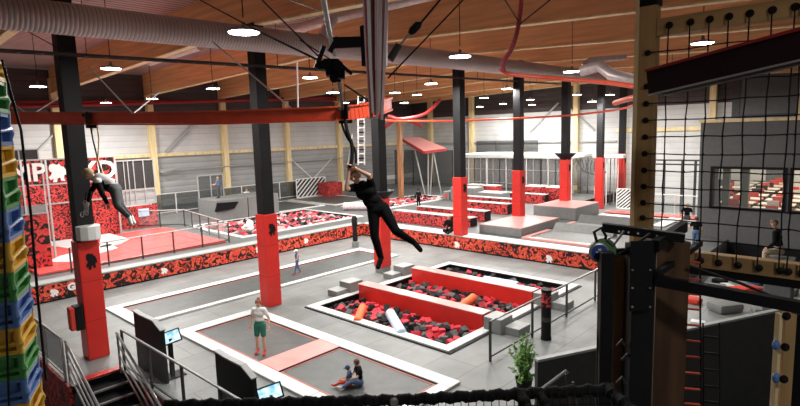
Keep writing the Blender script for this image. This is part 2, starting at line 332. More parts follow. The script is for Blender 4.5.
# ================================================================== PILLARS
def pillar(i, X, Y, z0, zr, label):
    t = thing('padded_pillar', label, 'pillar', (X, Y, z0), 'padded roof pillars')
    MB().cbox((X, Y, (zr+roofz(Y))/2), (.40, .40, roofz(Y)-zr), .012).build('column', 'column', t)
    zb = z0+(.25 if i == 2 else .0)
    b = MB(); b.cbox((X, Y, (zb+zr)/2), (.50, .50, zr-zb), .03)
    pd = b.build('pad', 'red', t)
    s = MB()
    n = 3
    for k in range(1, n): z = zb+(zr-zb)*k/n; s.box((X, Y, z), (.505, .505, .012))
    s.build('seam', 'red_deep', pd)
    if i == 2: MB().cbox((X, Y, z0+.13), (.44, .44, .25), .02).build('plinth', 'foam_grey', t)
    emblem((X-.10, Y-.256, zr-.72), (.26, 0, 0), (0, 0, .42), 'black', pd)
    return t
wh = ['rising beside the stairs at far left', 'standing in front of the children on the trampolines', 'behind the hanging woman, on a narrow plinth', 'behind the grey stripe of the low graffiti wall', 'rising from the nearer grey foam block', 'with the black cup, on the farther grey foam block', 'standing on the lower floor before the back wall', 'beside the striped barrier near the back wall']
zr = [3.05, 3.05, 3.15, 3.42, 3.45, 3.75, 3.5, 3.6]
for i, X in enumerate(PXS):
    YP = 15.0
    if i == 7: X = 40.0
    if i == 4: X, YP = 24.6, 14.5
    if i == 5: X, YP = 29.75, 14.42
    t = pillar(i, X, YP, [0, 0, 0, ZP+.06, 1.05, 1.30, 0, 0][i], zr[i], 'black steel pillar with red padded foot '+wh[i])
    if i == 2:
        o = MB().lathe([(.3, 0), (.36, .08), (.52, .22), (.56, .27), (.54, .30), (.3, .28)], (X, 15, 3.0), 24).build('cup_collar', 'black', t, True)
    if i == 5:
        MB().lathe([(.3, 0), (.34, .1), (.55, .28), (.62, .34), (.6, .38), (.3, .36)], (X, YP, 3.72), 24).build('cup_collar', 'black', t, True)
    if i == 0:
        c = PX(88, 216, X-.2)
        o = MB().lathe([(.25, 0), (.28, .02), (.28, .34), (.25, .36)], (X+.02, 14.72, 3.1), 10).build('junction_box', 'pad_white'); tag(o, 'white faceted box strapped on the pillar beside the stairs, above the red pad', 'box')
        t2 = thing('wall_phone_box', 'red and black box fixed low on the side of the red pillar beside the stairs', 'box', (X-.4, 14.95, 1.0))
        MB().cbox((X-.36, 14.9, 1.15), (.18, .3, .62), .02).build('backplate', 'black', t2); MB().cbox((X-.5, 14.9, 1.15), (.12, .26, .58), .03).build('front_cover', 'cloth_red', t2)
# cable tray, ducts
def duct(name, label, pts, r, m='duct', cat='duct'):
    o = MB().tube(pts, r, 24).build(name, m, smooth=True); return tag(o, label, cat)
duct('air_duct', 'long silvery spiral air duct crossing under the roof beams', [PY(-90, 4, 13.0), PY(10, 13, 13.0), PY(262, 40, 13.0), PY(450, 60, 13.0), PY(600, 78, 13)], .33)
duct('air_duct', 'thin silvery spiral duct high up, branching towards the top centre', [PX(225, 42, 12), PX(262, 30, 12), PX(300, 28, 12), PX(345, 15, 12), PX(440, -8, 12)], .17, 'ductg')
duct('duct_branch', 'short silver duct stub slanting down to the long air duct', [PX(333, 18, 11.2), PX(322, 38, 10.6)], .17, 'ductg')
duct('duct_hose', 'crumpled silver flexible hose by the wooden post under the roof', [PD(582, 71, 16), PD(600, 66, 15.5), PD(612, 75, 15), PD(640, 82, 14.5)], .16, 'ductg')
duct('duct_branch', 'thin silvery duct with an open end above the right roof lamps', [PD(583, 66, 19), PD(590, 60, 19), PD(626, 57, 19)], .1, 'ductg')
duct('duct_branch', 'pale wide duct lying along the left roof beam behind the pillars', [PX(150, 62, 12.5), PX(200, 46, 12.5)], .2, 'ductg')
a, b_ = PY(-60, 47, 14.5), PY(560, 84, 14.5)
t = thing('cable_tray', 'thin dark lattice cable tray hung across the hall below the duct', 'cable tray', a)
q = MB(); q.bar(a+Vector((0, .12, 0)), b_+Vector((0, .12, 0)), .03, .06); q.bar(a-Vector((0, .12, 0)), b_-Vector((0, .12, 0)), .03, .06); q.build('side_rail', 'steel_dark', t)
q = MB()
for k in range(60): p = a.lerp(b_, k/60); q.bar(p+Vector((0, -.12, 0)), p+Vector((0, .12, .0)), .05, .04)
q.build('rung', 'steel_dark', t)
for k in range(5): p = a.lerp(b_, (k+.5)/5); MB().bar(p, (p.x, p.y, 9.2), .015, .015).build('hanger', 'steel_dark', t)
# ================================================================== LAMPS
def lamp(p, idx, big=1.0, e=230):
    t = thing('hall_lamp', f'round white high-bay lamp {idx}', 'lamp', p, 'hanging hall lamps')
    x, y, z = p; r = .28*big
    MB().lathe([(r, 0), (r*1.05, .02), (r*.9, .05), (.10, .075), (.05, .10), (.03, .2)], (x, y, z+.012), 24).build('housing', 'lamp_shell', t, True)
    MB().lathe([(r*.93, 0), (r*.93, .01)], (x, y, z), 24).build('diffuser', 'lamp', t)
    MB().tube([(x, y, z+.3), (x, y, roofz(y)+BD-.1)], .012, 5).build('rod', 'black', t)
    l = bpy.data.lights.new('lamp_light', 'AREA'); l.shape = 'DISK'; l.size = r*2; l.energy = e*(1.9 if y > 26 and x < 30 else 1.0); l.color = (1, .97, .93)
    lo = bpy.data.objects.new('lamp_light', l); C.objects.link(lo); lo.location = (x, y, z-.03)
LP = [(244, 33, 7.6, 'over the second pillar, the brightest at upper left'), (111, 69, 7.6, 'just right of the pillar by the stairs'), (38, 87, 7.6, 'left of the pillar by the stairs'), (106, 103, 7.6, 'small and low near the left wall, right of the stairs pillar'),
      (152, 99, 7.6, 'near the top of the first free wall column'), (213, 89, 7.6, 'left of the second pillar, under the beams'), (310, 78, 7.6, 'right of the second pillar under the cable tray'), (333, 93, 7.3, 'small one behind the hoist'), (395, 93, 7.6, 'right of the pillar behind the hanging woman'),
      (460, 57, 7.6, 'on top of the fourth pillar, very bright'), (431, 84, 7.6, 'left of the fourth pillar below the duct'), (417, 95, 7.6, 'farther back, left of the fourth pillar'), (572, 72, 7.6, 'bright one above the sixth pillar'), (507, 89, 7.6, 'in front of the fifth pillar'),
      (484, 98, 7.6, 'right of the fourth pillar, farther back'), (480, 107, 7.5, 'lowest one right of the fourth pillar'), (503, 104, 7.5, 'left of the fifth pillar near the back wall'), (530, 100, 7.6, 'right of the fifth pillar, upper one'), (532, 105, 7.4, 'right of the fifth pillar, lower one'),
      (592, 102, 7.5, 'between the sixth and seventh pillars'), (610, 95, 7.6, 'between the seventh pillar and the wooden post'), (577, 95, 7.6, 'beside the sixth pillar, lower one'), (404, 103, 7.5, 'small one near the corner'), (345, 103, 7.5, 'tiny one behind the red rail')]
for i, (x, y, z, s) in enumerate(LP):
    p = PZ(x, y, z)
    if p.y > 35.8 or p.x > 40.6: p = PZ(x, y, 7.2)
    lamp(p, s, 1.15 if i in (0, 9, 12) else 1)
for p, e in (((2.2, -2.5, 7.6), 55), ((6.1, 4.5, 7.6), 90), ((16, 4, 7.6), 70), ((30.5, 9, 7.6), 230), ((34, 9, 7.6), 230)):  # extra lamps added for light; the nearest one brightens the dark foreground
    lamp(p, 'added out of view to brighten the camera side of the hall', e=e)
# ================================================================== TRAMPOLINES ON THE LOWER FLOOR
def trampoline(x0, x1, y0, y1, label, z=0):
    t = thing('trampoline', label, 'trampoline', ((x0+x1)/2, (y0+y1)/2, z), 'floor trampolines')
    MB().lim((x0, y0, z+.004), (x1, y1, z+.02)).build('bed', 'bed', t)
    b = MB(); w = .05
    b.lim((x0, y0, z+.02), (x1, y0+w, z+.03)).lim((x0, y1-w, z+.02), (x1, y1, z+.03)).lim((x0, y0+w, z+.02), (x0+w, y1-w, z+.03)).lim((x1-w, y0+w, z+.02), (x1, y1-w, z+.03)); b.build('edge_band', 'edge_red', t)
    return t
def pads(x0, x1, y0, y1, wx0, wx1, wy0, wy1, label, z=0, m='pad_white', h=.06):
    t = thing('pad_frame', label, 'pad', (x0, y0, z), None)
    def seg(a0, b0, a1, b1):
        L = max(a1-a0, b1-b0); n = max(1, round(L/2.2)); ax = (a1-a0) > (b1-b0)
        for k in range(n):
            if ax: c = MB().cbox(((a0+(a1-a0)*(k+.5)/n), (b0+b1)/2, z+.004+h/2), ((a1-a0)/n-.01, b1-b0-.004, h), .015)
            else: c = MB().cbox(((a0+a1)/2, b0+(b1-b0)*(k+.5)/n, z+.004+h/2), (a1-a0-.004, (b1-b0)/n-.01, h), .015)
            c.build('pad', m, t)
    seg(x0-wx0, y0-wy0, x0, y1+wy1); seg(x1, y0-wy0, x1+wx1, y1+wy1); seg(x0, y1, x1, y1+wy1)
    if wy0: seg(x0, y0-wy0, x1, y0)
    q = MB(); u = .035
    q.lim((x0, y1-u, z+.004), (x1, y1, z+.05)).lim((x1-u, y0, z+.004), (x1, y1-u, z+.05)); q.build('black_edge', 'black', t)  # black strips along the inside of the far pads
    return t
pads(6.76, 8.68, 7.1, 14.52, .36, .38, .32, .42, 'white padded frame around the pair of square trampolines in front')
trampoline(6.8, 8.64, 11.22, 14.48, 'grey square trampoline with the girl in a white T-shirt on it')
trampoline(6.8, 8.64, 7.14, 10.36, 'grey square trampoline with two children sitting on it, nearest the camera')
t = thing('divider_pad', 'glossy red pad between the two front trampolines', 'pad', (7.72, 10.8, 0)); MB().cbox((7.72, 10.8, .035), (1.9, .82, .06), .02).build('pad', 'pink_pad', t); MB().lim((6.8, 10.36, .004), (8.64, 10.385, .055)).build('edge', 'black', t)
pads(6.3, 17.0, 16.62, 18.62, .42, .4, .22, .36, 'long white padded frame around the running trampoline')
trampoline(6.34, 16.96, 16.66, 18.55, 'long grey running trampoline with a toddler walking on it')
# ================================================================== THE NEAR FOAM PIT
X0, X1, Y0, Y1 = PIT
struct(MB().lim((X0, Y0, -.75), (X1, Y1, -.72)).build('floor_pit', 'black'))
for k, (p, q_) in enumerate((((X0-.02, Y0, -.75), (X0, Y1, -.002)), ((X1, Y0, -.75), (X1+.02, Y1, -.002)), ((X0, Y0-.02, -.75), (X1, Y0, -.002)), ((X0, Y1, -.75), (X1, Y1+.02, -.002)))): struct(MB().lim(p, q_).build('wall_pit', 'black'))
pads(X0, X1, Y0, Y1, .3, .3, .3, .3, 'white padded rim around the near foam pit')
tag(MB().lim((X0-.35, Y0-.34, .004), (X0-.305, Y1+.34, .03)).lim((X0-.35, Y0-.38, .004), (X1+.3, Y0-.34, .03)).build('rim_edge', 'black'), 'thin black edge strip along the white rim of the near foam pit', 'edge')
def beam_pad(xc, label):
    t = thing('pit_beam', label, 'beam', (xc, (Y0+Y1)/2, -.7), 'red beams across the near foam pit')
    MB().cbox((xc, (Y0+Y1)/2-.05, -.13), (.42, Y1-Y0-.1, 1.06), .03).build('padding', 'red', t)
    MB().cbox((xc, (Y0+Y1)/2-.05, .415), (.44, Y1-Y0-.08, .03), .01).build('top_pad', 'pink_pad', t)
beam_pad(12.35, 'red padded beam across the near foam pit, the one closer to the camera'); beam_pad(15.1, 'red padded beam across the near foam pit, the farther one')
def step(x, y, w, d, h, lab):
    o = MB().cbox((x, y, .003+h/2), (w, d, h), .02).build('foam_step', 'foam_grey'); t_ = MB().cbox((x, y, h+.008), (w, d, .02), .008).build('top_pad', 'pad_grey', o); return tag(o, lab, 'foam block', 'grey foam steps at the pit beams')
step(12.32, 13.98, .62, .55, .40, 'taller grey foam step at the left end of the nearer red beam'); step(11.75, 14.05, .5, .5, .2, 'low grey foam step at the left end of the nearer red beam')
step(15.1, 13.98, .62, .55, .40, 'taller grey foam step at the left end of the farther red beam'); step(14.5, 14.05, .5, .5, .2, 'low grey foam step at the left end of the farther red beam')
step(12.35, 7.92, .62, .55, .40, 'taller grey foam step at the right end of the nearer red beam'); step(12.5, 7.4, .6, .45, .2, 'low grey foam step at the right end of the nearer red beam')
step(15.1, 7.92, .62, .55, .42, 'taller grey foam step at the right end of the farther red beam'); step(15.2, 7.4, .6, .45, .2, 'low grey foam step at the right end of the farther red beam')
FM = ['foam_red', 'foam_red', 'foam_black', 'foam_mid', 'foam_black', 'foam_red', 'foam_black', 'foam_mid']
FL = {'foam_red': 'red', 'foam_black': 'black', 'foam_mid': 'dark grey'}
protos = {}
def cube_obj(m, loc, rot, s, lab):
    if m not in protos:
        o = MB().cbox((0, 0, 0), (.20, .20, .20), .02).build('foam_cube', m, origin=(0, 0, 0)); protos[m] = o; first = True
    else: o = protos[m].copy(); C.objects.link(o)
    o.location = loc; o.rotation_euler = rot; o.scale = (s, s, s)
    return tag(o, lab, 'foam cube', 'foam cubes in the near pit')
def cube_pile(b, x0, x1, y0, y1, z, sp=.25, s=.23, pale=False):
    mi = {'foam_red': 0, 'foam_black': 1, 'foam_mid': 2}
    nx = int((x1-x0)/sp); ny = int((y1-y0)/sp)
    for i in range(nx):
        for j in range(ny):
            b.mi = mi[random.choice(FM)]
            if pale: b.mi = random.choice((0, 1, 1, 2, 3, 3, 4, 4))
            r = Euler((random.uniform(-.7, .7), random.uniform(-.7, .7), random.uniform(0, 3))).to_matrix()
            b.box((x0+sp*(i+.5)+random.uniform(-.06, .06), y0+sp*(j+.5)+random.uniform(-.06, .06), z+random.uniform(-.08, .08)), (s, s, s), mtx=r)
cells = []
sp = .215
for (cx0, cx1, zn) in ((10.62, 12.08, 'in the near row of the near pit'), (12.62, 14.84, 'in the middle row of the near pit'), (15.38, 17.3, 'in the far row of the near pit')):
    nx = int((cx1-cx0)/sp); ny = int((Y1-Y0-.3)/sp); dx = (cx1-cx0)/nx; dy = (Y1-Y0-.3)/ny
    for i in range(nx):
        for j in range(ny): cells.append((cx0+dx*(i+.5), Y0+.15+dy*(j+.5), zn))
cells.sort(key=lambda c: c[0]*FW.x+c[1]*FW.y)
rest = []
for k, (x, y, zn) in enumerate(cells):
    m = random.choice(FM); rot = (random.uniform(-.6, .6), random.uniform(-.6, .6), random.uniform(0, 3))
    p = (x+random.uniform(-.04, .04), y+random.uniform(-.04, .04), -.17+random.uniform(-.07, .09))
    if k < 296: cube_obj(m, p, rot, random.uniform(.85, 1.05), f'{FL[m]} foam cube lying {zn}')
    else: rest.append((m, p, rot))
mi = {'foam_red': 0, 'foam_black': 1, 'foam_mid': 2}
for x_, w_ in ((14, 'the middle row'), (17, 'the far row')):
    rs = [r_ for r_ in rest if x_-3 < r_[1][0] < x_+1.1 and (r_[1][0] > 15.2) == (x_ == 17)]
    if not rs: continue
    b = MB()
    for m, p, rot in rs: b.mi = mi[m]; b.cbox(p, (.19, .19, .19), .02, mtx=Euler(rot).to_matrix())
    tag(b.build('foam_cubes', ['foam_red', 'foam_black', 'foam_mid']), 'mixed red, black and grey foam cubes filling '+w_+' of the near pit', 'foam cubes', kind='stuff')
for cx0, cx1, w_ in ((10.56, 12.08, 'near'), (12.62, 14.84, 'middle'), (15.37, 17.32, 'far')):
    b = MB(); cube_pile(b, cx0+.08, cx1-.08, Y0+.12, Y1-.12, -.38); b.mi = 1; b.lim((cx0, Y0+.03, -.70), (cx1, Y1-.03, -.46))
    tag(b.build('foam_cubes', ['foam_red', 'foam_black', 'foam_mid']), 'lower layer of foam cubes under those of the '+w_+' row of the near pit', 'foam cubes', kind='stuff')
def roller(a, c, r, m, lab):
    a = Vector(a); c = Vector(c); d = (c-a); n = 16
    pr = [(r*.8, 0), (r, .03), (r, d.length-.03), (r*.8, d.length)]
    tag(MB().lathe(pr, a, n, axis=d).build('foam_roll', m, smooth=True), lab, 'foam roll')
roller(PZ(357, 322, .02), PZ(363, 307, .12), .13, 'foam_orange', 'orange foam roll standing up in the near row of the pit')
roller(PZ(402, 334, .02), PZ(390, 313, .12), .15, 'foam_blue', 'pale blue foam roll leaning in the near row of the pit')
roller(PZ(461, 307, .02), PZ(474, 297, .12), .14, 'foam_orange', 'orange foam roll lying in the middle row of the pit')
roller(PZ(484, 280, .05), PZ(518, 286, .05), .16, 'foam_blue', 'long pale blue foam roll lying in the far row of the pit')
# ================================================================== LOW GRAFFITI WALLS
t = thing('graffiti_wall', 'long low graffiti wall, red and black, along the left raised deck', 'wall', (11.7, 21.55, 0))
MB().lim((3.5, 21.5, .06), (20.0, 21.56, ZP-.02)).build('graphic_panel', 'graf', t); MB().lim((3.5, 21.49, .0), (20.0, 21.56, .06)).build('skirting', 'black', t); MB().cbox((11.75, 21.8, ZP+.03), (16.5, .62, .06), .02).build('top_pad', 'pad_grey', t)
for x, y in ((54, 293), (164, 271), (258, 250), (306, 241)):
    p = PY(x, y, 21.49); emblem(p-Vector((.13, 0, .14)), (.28, 0, 0), (0, 0, .28), 'white', t)
p = PY(73, 289, 21.48); text('letters', 'Gi', .34, p-Vector((0, 0, .02)), (1, 0, 0), (0, 0, 1), 'white', t)
t = thing('graffiti_wall', 'low graffiti wall, red and black, along the front of the right raised deck', 'wall', (20.0, 13, 0))
MB().lim((19.98, 5.2, .06), (20.04, 21.48, ZP-.02)).build('graphic_panel', 'graf', t); MB().lim((19.97, 5.2, 0), (20.04, 21.48, .06)).build('skirting', 'black', t); MB().cbox((20.4, 13.35, ZP+.03), (.8, 16.2, .06), .02).build('top_pad', 'pad_white', t)
for x, y in ((457, 245), (549, 259)):
    p = PX(x, y, 19.97); emblem(p+Vector((0, .15, -.16)), (0, -.32, 0), (0, 0, .32), 'white', t)
c = PZ(355.5, 247, 0); t = thing('bollard', 'slim black bollard on a grey foot before the left low graffiti wall', 'bollard', c)
MB().lathe([(.17, 0), (.17, .28), (.14, .3)], c, 16).build('foot', 'foam_grey', t, True); MB().lathe([(.12, .3), (.13, .5), (.10, .95), (.14, 1.15), (.14, 1.45), (.08, 1.55)], c, 16).build('body', 'black', t, True)
# ================================================================== FENCES AND RAILINGS
def fence(pts, h, label, post=.05, infill='glass', nseg=None, m='steel_dark', spacing=1.5, zb=.12, name='fence', top='steel'):
    a = Vector(pts[0]); t = thing(name, label, 'fence', a)
    for a, c in zip(pts, pts[1:]):
        a = Vector(a); c = Vector(c); L = (c-a).length; n = nseg or max(1, round(L/spacing)); d = (c-a).normalized()
        for k in range(n+1 if c == Vector(pts[-1]) else n):
            p = a.lerp(c, k/n); MB().bar(p, p+Vector((0, 0, h)), post, post).build('post', m, t)
        MB().tube([a+Vector((0, 0, h)), c+Vector((0, 0, h))], post*.55, 8).build('top_rail', top, t)
        MB().bar(a+Vector((0, 0, zb)), c+Vector((0, 0, zb)), post*.7, post*.7).build('bottom_rail', m, t)
        if infill:
            for k in range(n):
                p, q = a.lerp(c, k/n)+d*post, a.lerp(c, (k+1)/n)-d*post
                MB().bar(p+Vector((0, 0, (zb+h)/2)), q+Vector((0, 0, (zb+h)/2)), .012, h-zb-.08).build('panel', infill, t)
    return t
fence([(3.36, 16.9, 0), (3.36, 14.0, 0)], 1.0, 'grey mesh fence above the stairwell at lower left', spacing=1.4, infill='glass_dark', m='paint_grey')
fence([(4.5, 13.5, 0), (4.5, 7.2, 0)], 1.0, 'dark railing with glass panels between the stairs and the kiosks', spacing=1.75, name='glass_railing')
fence([(10.45, 6.93, 0), (18.5, 6.93, 0)], 1.0, 'dark railing with glass panels right of the foam pit', spacing=2.3, name='glass_railing')
fence([(6.05, 22.75, ZP), (12.75, 23.0, ZP), (13.7, 29.5, ZP), (11.8, 31.5, ZP)], .95, 'grey framed fence around the red trampoline court', spacing=1.45, m='steel_dark', infill='glass', top='paint_grey')
def stair_rail(x, y0, y1, label, z0=0):
    t = thing('stair_handrail', label, 'handrail', (x, y0, z0), 'handrails of the stairs')
    s = (y0-y1)*.5
    for k in range(4):
        z = .95-k*.26; MB().tube([(x, y0+.05, z), (x, y1, z-s)], .022 if k else .03, 8).build('rail', 'steel', t)
    for p in (y0, (y0+y1)/2, y1): MB().tube([(x, p, -(y0-p)*.5-.05), (x, p, .96-(y0-p)*.5)], .025, 8).build('post', 'steel', t)
stair_rail(3.42, 13.9, 9.6, 'four-bar steel handrail on the left side of the stairs'); stair_rail(4.4, 13.5, 9.6, 'four-bar steel handrail on the right side of the stairs')
t = thing('staircase', 'dark stairs with pale nosings going down from the red edge', 'stairs', (4, 11, -2.5))
for k in range(12):
    y = 13.5-.34*(k+1); z = -.17*(k+1)
    MB().lim((3.62, y, z-.04), (4.43, y+.40, z)).build('tread', 'black_soft', t); MB().lim((3.62, y-.015, z-.04), (4.43, y+.04, z+.004)).build('nosing', 'steel', t)
t2 = MB().lim((3.58, 9.3, -2.2), (3.62, 13.5, -2.1)).bar((3.6, 13.45, -.3), (3.6, 9.4, -2.33), .04, .25).bar((4.43, 13.45, -.3), (4.43, 9.4, -2.33), .02, .25).build('stringer', 'steel_dark', t)
tag(MB().cbox((4.02, 13.62, .03), (.86, .22, .05), .02).build('edge_pad', 'red'), 'bright red pad edging the top of the stairs', 'pad')
# ================================================================== KIOSKS
def partition(y0, y1, zt, zl, label):
    x = 4.80; t = thing('partition', label, 'partition', (x, (y0+y1)/2, 0), 'black partitions with grey sloping tops')
    prof = [(y0, .005), (y0, zt), (y0-.28*(y0-y1), zt-.03), (y0-.72*(y0-y1), zl+.15), (y1+.03, zl), (y1, .005)]
    MB().prism([(a, b) for a, b in prof], (x, 0, 0), (0, 1, 0), (0, 0, 1), (.075, 0, 0)).build('body', 'black', t)
    q = MB()
    for (a, b), (c, d) in zip(prof[1:4], prof[2:5]): q.bar((x+.0375, a, b+.012), (x+.0375, c, d+.012), .12, .03, up=(0, 0, 1))
    q.build('capping', 'pad_grey', t)
PXa = lambda x, y: PX(x, y, 4.8).z
partition(13.48, 11.9, 1.40, 1.24, 'black partition with grey sloping top, nearer the stairs'); partition(9.5, 8.15, 1.42, 1.24, 'black partition with grey sloping top, near the middle bottom edge')
def kiosk(px, py, w, h, label, foot, bot=None):
    c = PX(px, py, 5.1); z = c.z; t = thing('touch_kiosk', label, 'kiosk', (c.x, c.y, 0), 'touch screen kiosks')
    nrm = (C0-c).normalized(); nrm = (nrm+Vector((0, 0, .15))).normalized(); u = Vector((0, 0, 1)).cross(nrm).normalized(); v = nrm.cross(u); ang = R(12)
    u, v = u*math.cos(ang)+v*math.sin(ang), v*math.cos(ang)-u*math.sin(ang); r = Matrix((u, v, nrm)).transposed()
    MB().cbox(c, (w, h, .04), .012, mtx=r).build('frame', 'black', t)
    MB().box(c+nrm*.022, (w-.06, h-.06, .004), mtx=r).build('screen', 'screen', t)
    MB().bar((c.x, c.y, .02), (c.x, c.y, z-.02), .13, .07).build('post', 'black', t); MB().cbox((c.x, c.y, .012), (.5, .4, .022), .008).build('base', 'black', t)
kiosk(169.5, 337.5, .50, .31, 'lit touch screen on a black post beside the partition nearer the stairs', 0); kiosk(270, 393, .46, .29, 'lit touch screen near the bottom edge beside the second partition', 0)
# ================================================================== RIGHT OF THE PIT
c = PZ(546, 339, 0); t = thing('totem', 'round dark poster pillar standing inside the glass railing', 'pillar', c)
MB().lathe([(.14, 0), (.14, .05), (.128, .08), (.128, 1.30), (.14, 1.33), (.14, 1.36)], c, 20).build('body', 'black', t, True)
MB().lathe([(.131, .9), (.131, 1.28)], c, 20).build('poster', 'graf_box', t, True); MB().lathe([(.131, .5), (.131, .62)], c, 20).build('band', 'steel_dark', t, True)
t = thing('potted_plant', 'leafy green plant in a dark pot before the glass railing', 'plant', PZ(524, 393, 0))
c = WL(t); MB().lathe([(.13, 0), (.18, .32), (.19, .34), (.17, .34), (.15, .28)], c, 20).build('pot', 'black', t, True)
bs = MB(); bl = MB()
for k in range(40):
    a = random.uniform(0, 6.28); h = random.uniform(.35, 1.32); r = random.uniform(.04, .40) if h < 1 else random.uniform(.02, .24)
    tip = c+Vector((math.cos(a)*r, math.sin(a)*r, h)); base = c+Vector((math.cos(a)*.03, math.sin(a)*.03, .27)); mid = base.lerp(tip, .5)+Vector((0, 0, .05)); bs.tube([base, mid, tip], [.008, .006, .003], 5)
    for j in range(26):
        f = random.uniform(.25, 1.03); p = base.lerp(mid, f*2) if f < .5 else mid.lerp(tip, (f-.5)*2)
        d = Vector((random.uniform(-1, 1), random.uniform(-1, 1), random.uniform(-.3, .9))).normalized(); s_ = d.cross(Vector((0, 0, 1))).normalized(); L = random.uniform(.06, .1); w = L*.3; n_ = d.cross(s_)
        bl.add([p, p+d*L*.5+s_*w+n_*.008, p+d*L, p+d*L*.5-s_*w+n_*.008, p+d*L*.5-n_*.006], [(0, 1, 4), (1, 2, 4), (2, 3, 4), (3, 0, 4)])
bs.build('stem', 'bark', t); bl.build('foliage', 'leaf', t)
a, c2 = Vector((9.15, 5.0, 0)), Vector((17.0, 1.15, 0))
dw = MB().bar(a+Vector((0, 0, -.8)), c2+Vector((0, 0, -.8)), .1, 3.58); o = struct(dw.build('wall_ramp', 'dark_wall')); 
struct(MB().bar(a+Vector((0, 0, 1.01)), c2+Vector((0, 0, 1.01)), .12, .05).build('trim_24', 'pad_grey'))
t = thing('stair_handrail', 'short dark steel handrail in front of the dark wall, right of the plant', 'handrail', PD(553, 392, 7.2))
MB().tube([PD(538, 392, 7.0), PD(566, 371, 7.4), PD(567.5, 373, 7.4)], .022, 8).build('rail', 'foam_grey', t, True)
for s_ in (0, 1): MB().tube([PD(566+s_*7, 374+s_*8, 7.4), PD(572+s_*7, 410, 7.35)], .02, 8).build('post', 'steel_dark', t)
# ================================================================== THE LEFT RAISED DECK
t = thing('trampoline_court', 'red padded trampoline court with white shapes inside the left fence', 'trampoline', (8.9, 26.5, ZP))
MB().cbox((8.85, 26.4, ZP+.06), (7.6, 6.6, .10), .03).build('padding', 'red_pad', t)
for n, poly in enumerate([[(52, 224), (64, 216), (73, 219), (73, 226)], [(100, 231), (130, 239), (120, 244), (100, 248)], [(50, 241), (72, 236), (72, 249), (52, 246)], [(100, 216), (108, 222), (100, 228)], [(48, 262), (60, 256), (110, 244), (118, 248), (70, 262)]]):
    pts = [PZ(x, y, ZP+.113) for x, y in poly]; MB().add(pts+[p+Vector((0, 0, .012)) for p in pts], [tuple(range(len(pts))), tuple(range(len(pts), 2*len(pts)))[::-1]]+[(i, (i+1) % len(pts), len(pts)+(i+1) % len(pts), len(pts)+i) for i in range(len(pts))]).build('white_pad', 'pad_white', t)
for x0, x1, y0, y1 in ((5.6, 8.4, 24.0, 26.2), (9.0, 11.9, 24.2, 26.4), (9.2, 12.0, 27.2, 29.3)):
    q = MB(); w = .02
    q.lim((x0, y0, ZP+.111), (x1, y0+w, ZP+.117)).lim((x0, y1-w, ZP+.111), (x1, y1, ZP+.117)).lim((x0, y0, ZP+.111), (x0+w, y1, ZP+.117)).lim((x1-w, y0, ZP+.111), (x1, y1, ZP+.117)); q.build('seam', 'red_deep', t)
t = thing('graffiti_board', 'tall red and black graffiti panel standing at the left end of the court', 'panel', (5.0, 24.2, ZP))
a = PY(24, 216, 24.2); c = PY(47, 216, 24.2)
MB().lim((a.x-1.5, 24.15, ZP+.0), (c.x, 24.3, a.z)).build('graphic_panel', 'graf_big', t); MB().lim((a.x-1.5, 24.12, a.z), (c.x, 24.3, a.z+.05)).build('top_frame', 'steel', t)
t = thing('graffiti_board', 'lower red graffiti strip with a black gap above the tall panel at far left', 'panel', (5.0, 26, ZP))
a = PY(20, 187, 26.0); c = PY(45, 204, 26.0)
MB().lim((a.x-1.5, 25.95, c.z), (c.x, 26.05, a.z)).build('graphic_panel', 'graf_box', t); MB().lim((a.x-1.5, 25.95, ZP+.112), (c.x, 26.05, c.z-.02)).build('grey_panel', 'foam_grey', t)
q = MB()
for xx in (20, 45): p = PY(xx, 160, 25.9); q.bar((p.x, 25.9, ZP+.113), (p.x, 25.9, p.z), .07, .07)
q.build('post', 'paint_grey', t)
YB = 30.0
t = thing('billboard', 'red and black billboard with big white letters and a white beast', 'billboard', (9, YB, ZP+.02))
zt, zb = PY(50, 160, YB).z, PY(50, 184, YB).z; zc = PY(50, 204, YB).z
x0, x1, x2, x3 = PY(12, 170, YB).x, PY(42, 170, YB).x, PY(68, 170, YB).x, PY(115, 170, YB).x
for a, c in ((x0-2.6, x0), (x0, x1), (x1, x2), (x2, x3)): MB().lim((a+.03, YB, zb+.02), (c-.03, YB+.08, zt)).build('letter_panel', 'graf_big', t); MB().lim((a+.03, YB, zc), (c-.03, YB+.08, zb-.05)).build('lower_panel', 'graf_box', t)
q = MB()
for a in (x0-2.6, x0, x1, x2, x3): q.bar((a, YB-.02, ZP+.16), (a, YB-.02, zt+.05), .09, .07)
for z in (zt+.04, zb-.015, zc): q.bar((x0-2.6, YB-.02, z), (x3, YB-.02, z), .08, .07)
q.build('frame', 'paint_grey', t)
MB().lim((x1+.1, YB+.1, ZP+.0), (x3, YB+.16, zc-.05)).build('base_panel', 'graf_box', t)
p = PY(19.5, 183.2, YB-.06); pe = PY(46, 183, YB-.06); g = PY(20, 167, YB)
text('letters', 'JUMP', (g.z-p.z)/.64, (pe.x+.05, YB-.06, p.z+.06), (1, 0, 0), (0, 0, 1), 'white', t, .02, .03, 'RIGHT')
a = PY(49, 183, YB-.06); c = PY(66, 163, YB-.06); emblem(a, (c.x-a.x, 0, 0), (0, 0, c.z-a.z), 'white', t, th=.03)
a = PY(87, 179, YB-.06); c = PY(107, 160, YB-.06); text('letters', 'XD', (c.z-a.z)/.72, ((a.x+c.x)/2, YB-.06, a.z), (1, 0, 0), (0, 0, 1), 'white', t, .02, .03)
t = thing('mesh_fence', 'dark mesh fence panel behind the top of the billboard at far left', 'fence', (7, 31, ZP))
a = PY(13, 150, 31); c = PY(39, 163, 31); MB().lim((a.x-2, 31, c.z-.4), (c.x, 31.04, a.z)).build('panel', 'mesh_dark', t); q = MB().bar((a.x-2, 31, a.z), (c.x, 31, a.z), .06, .06)
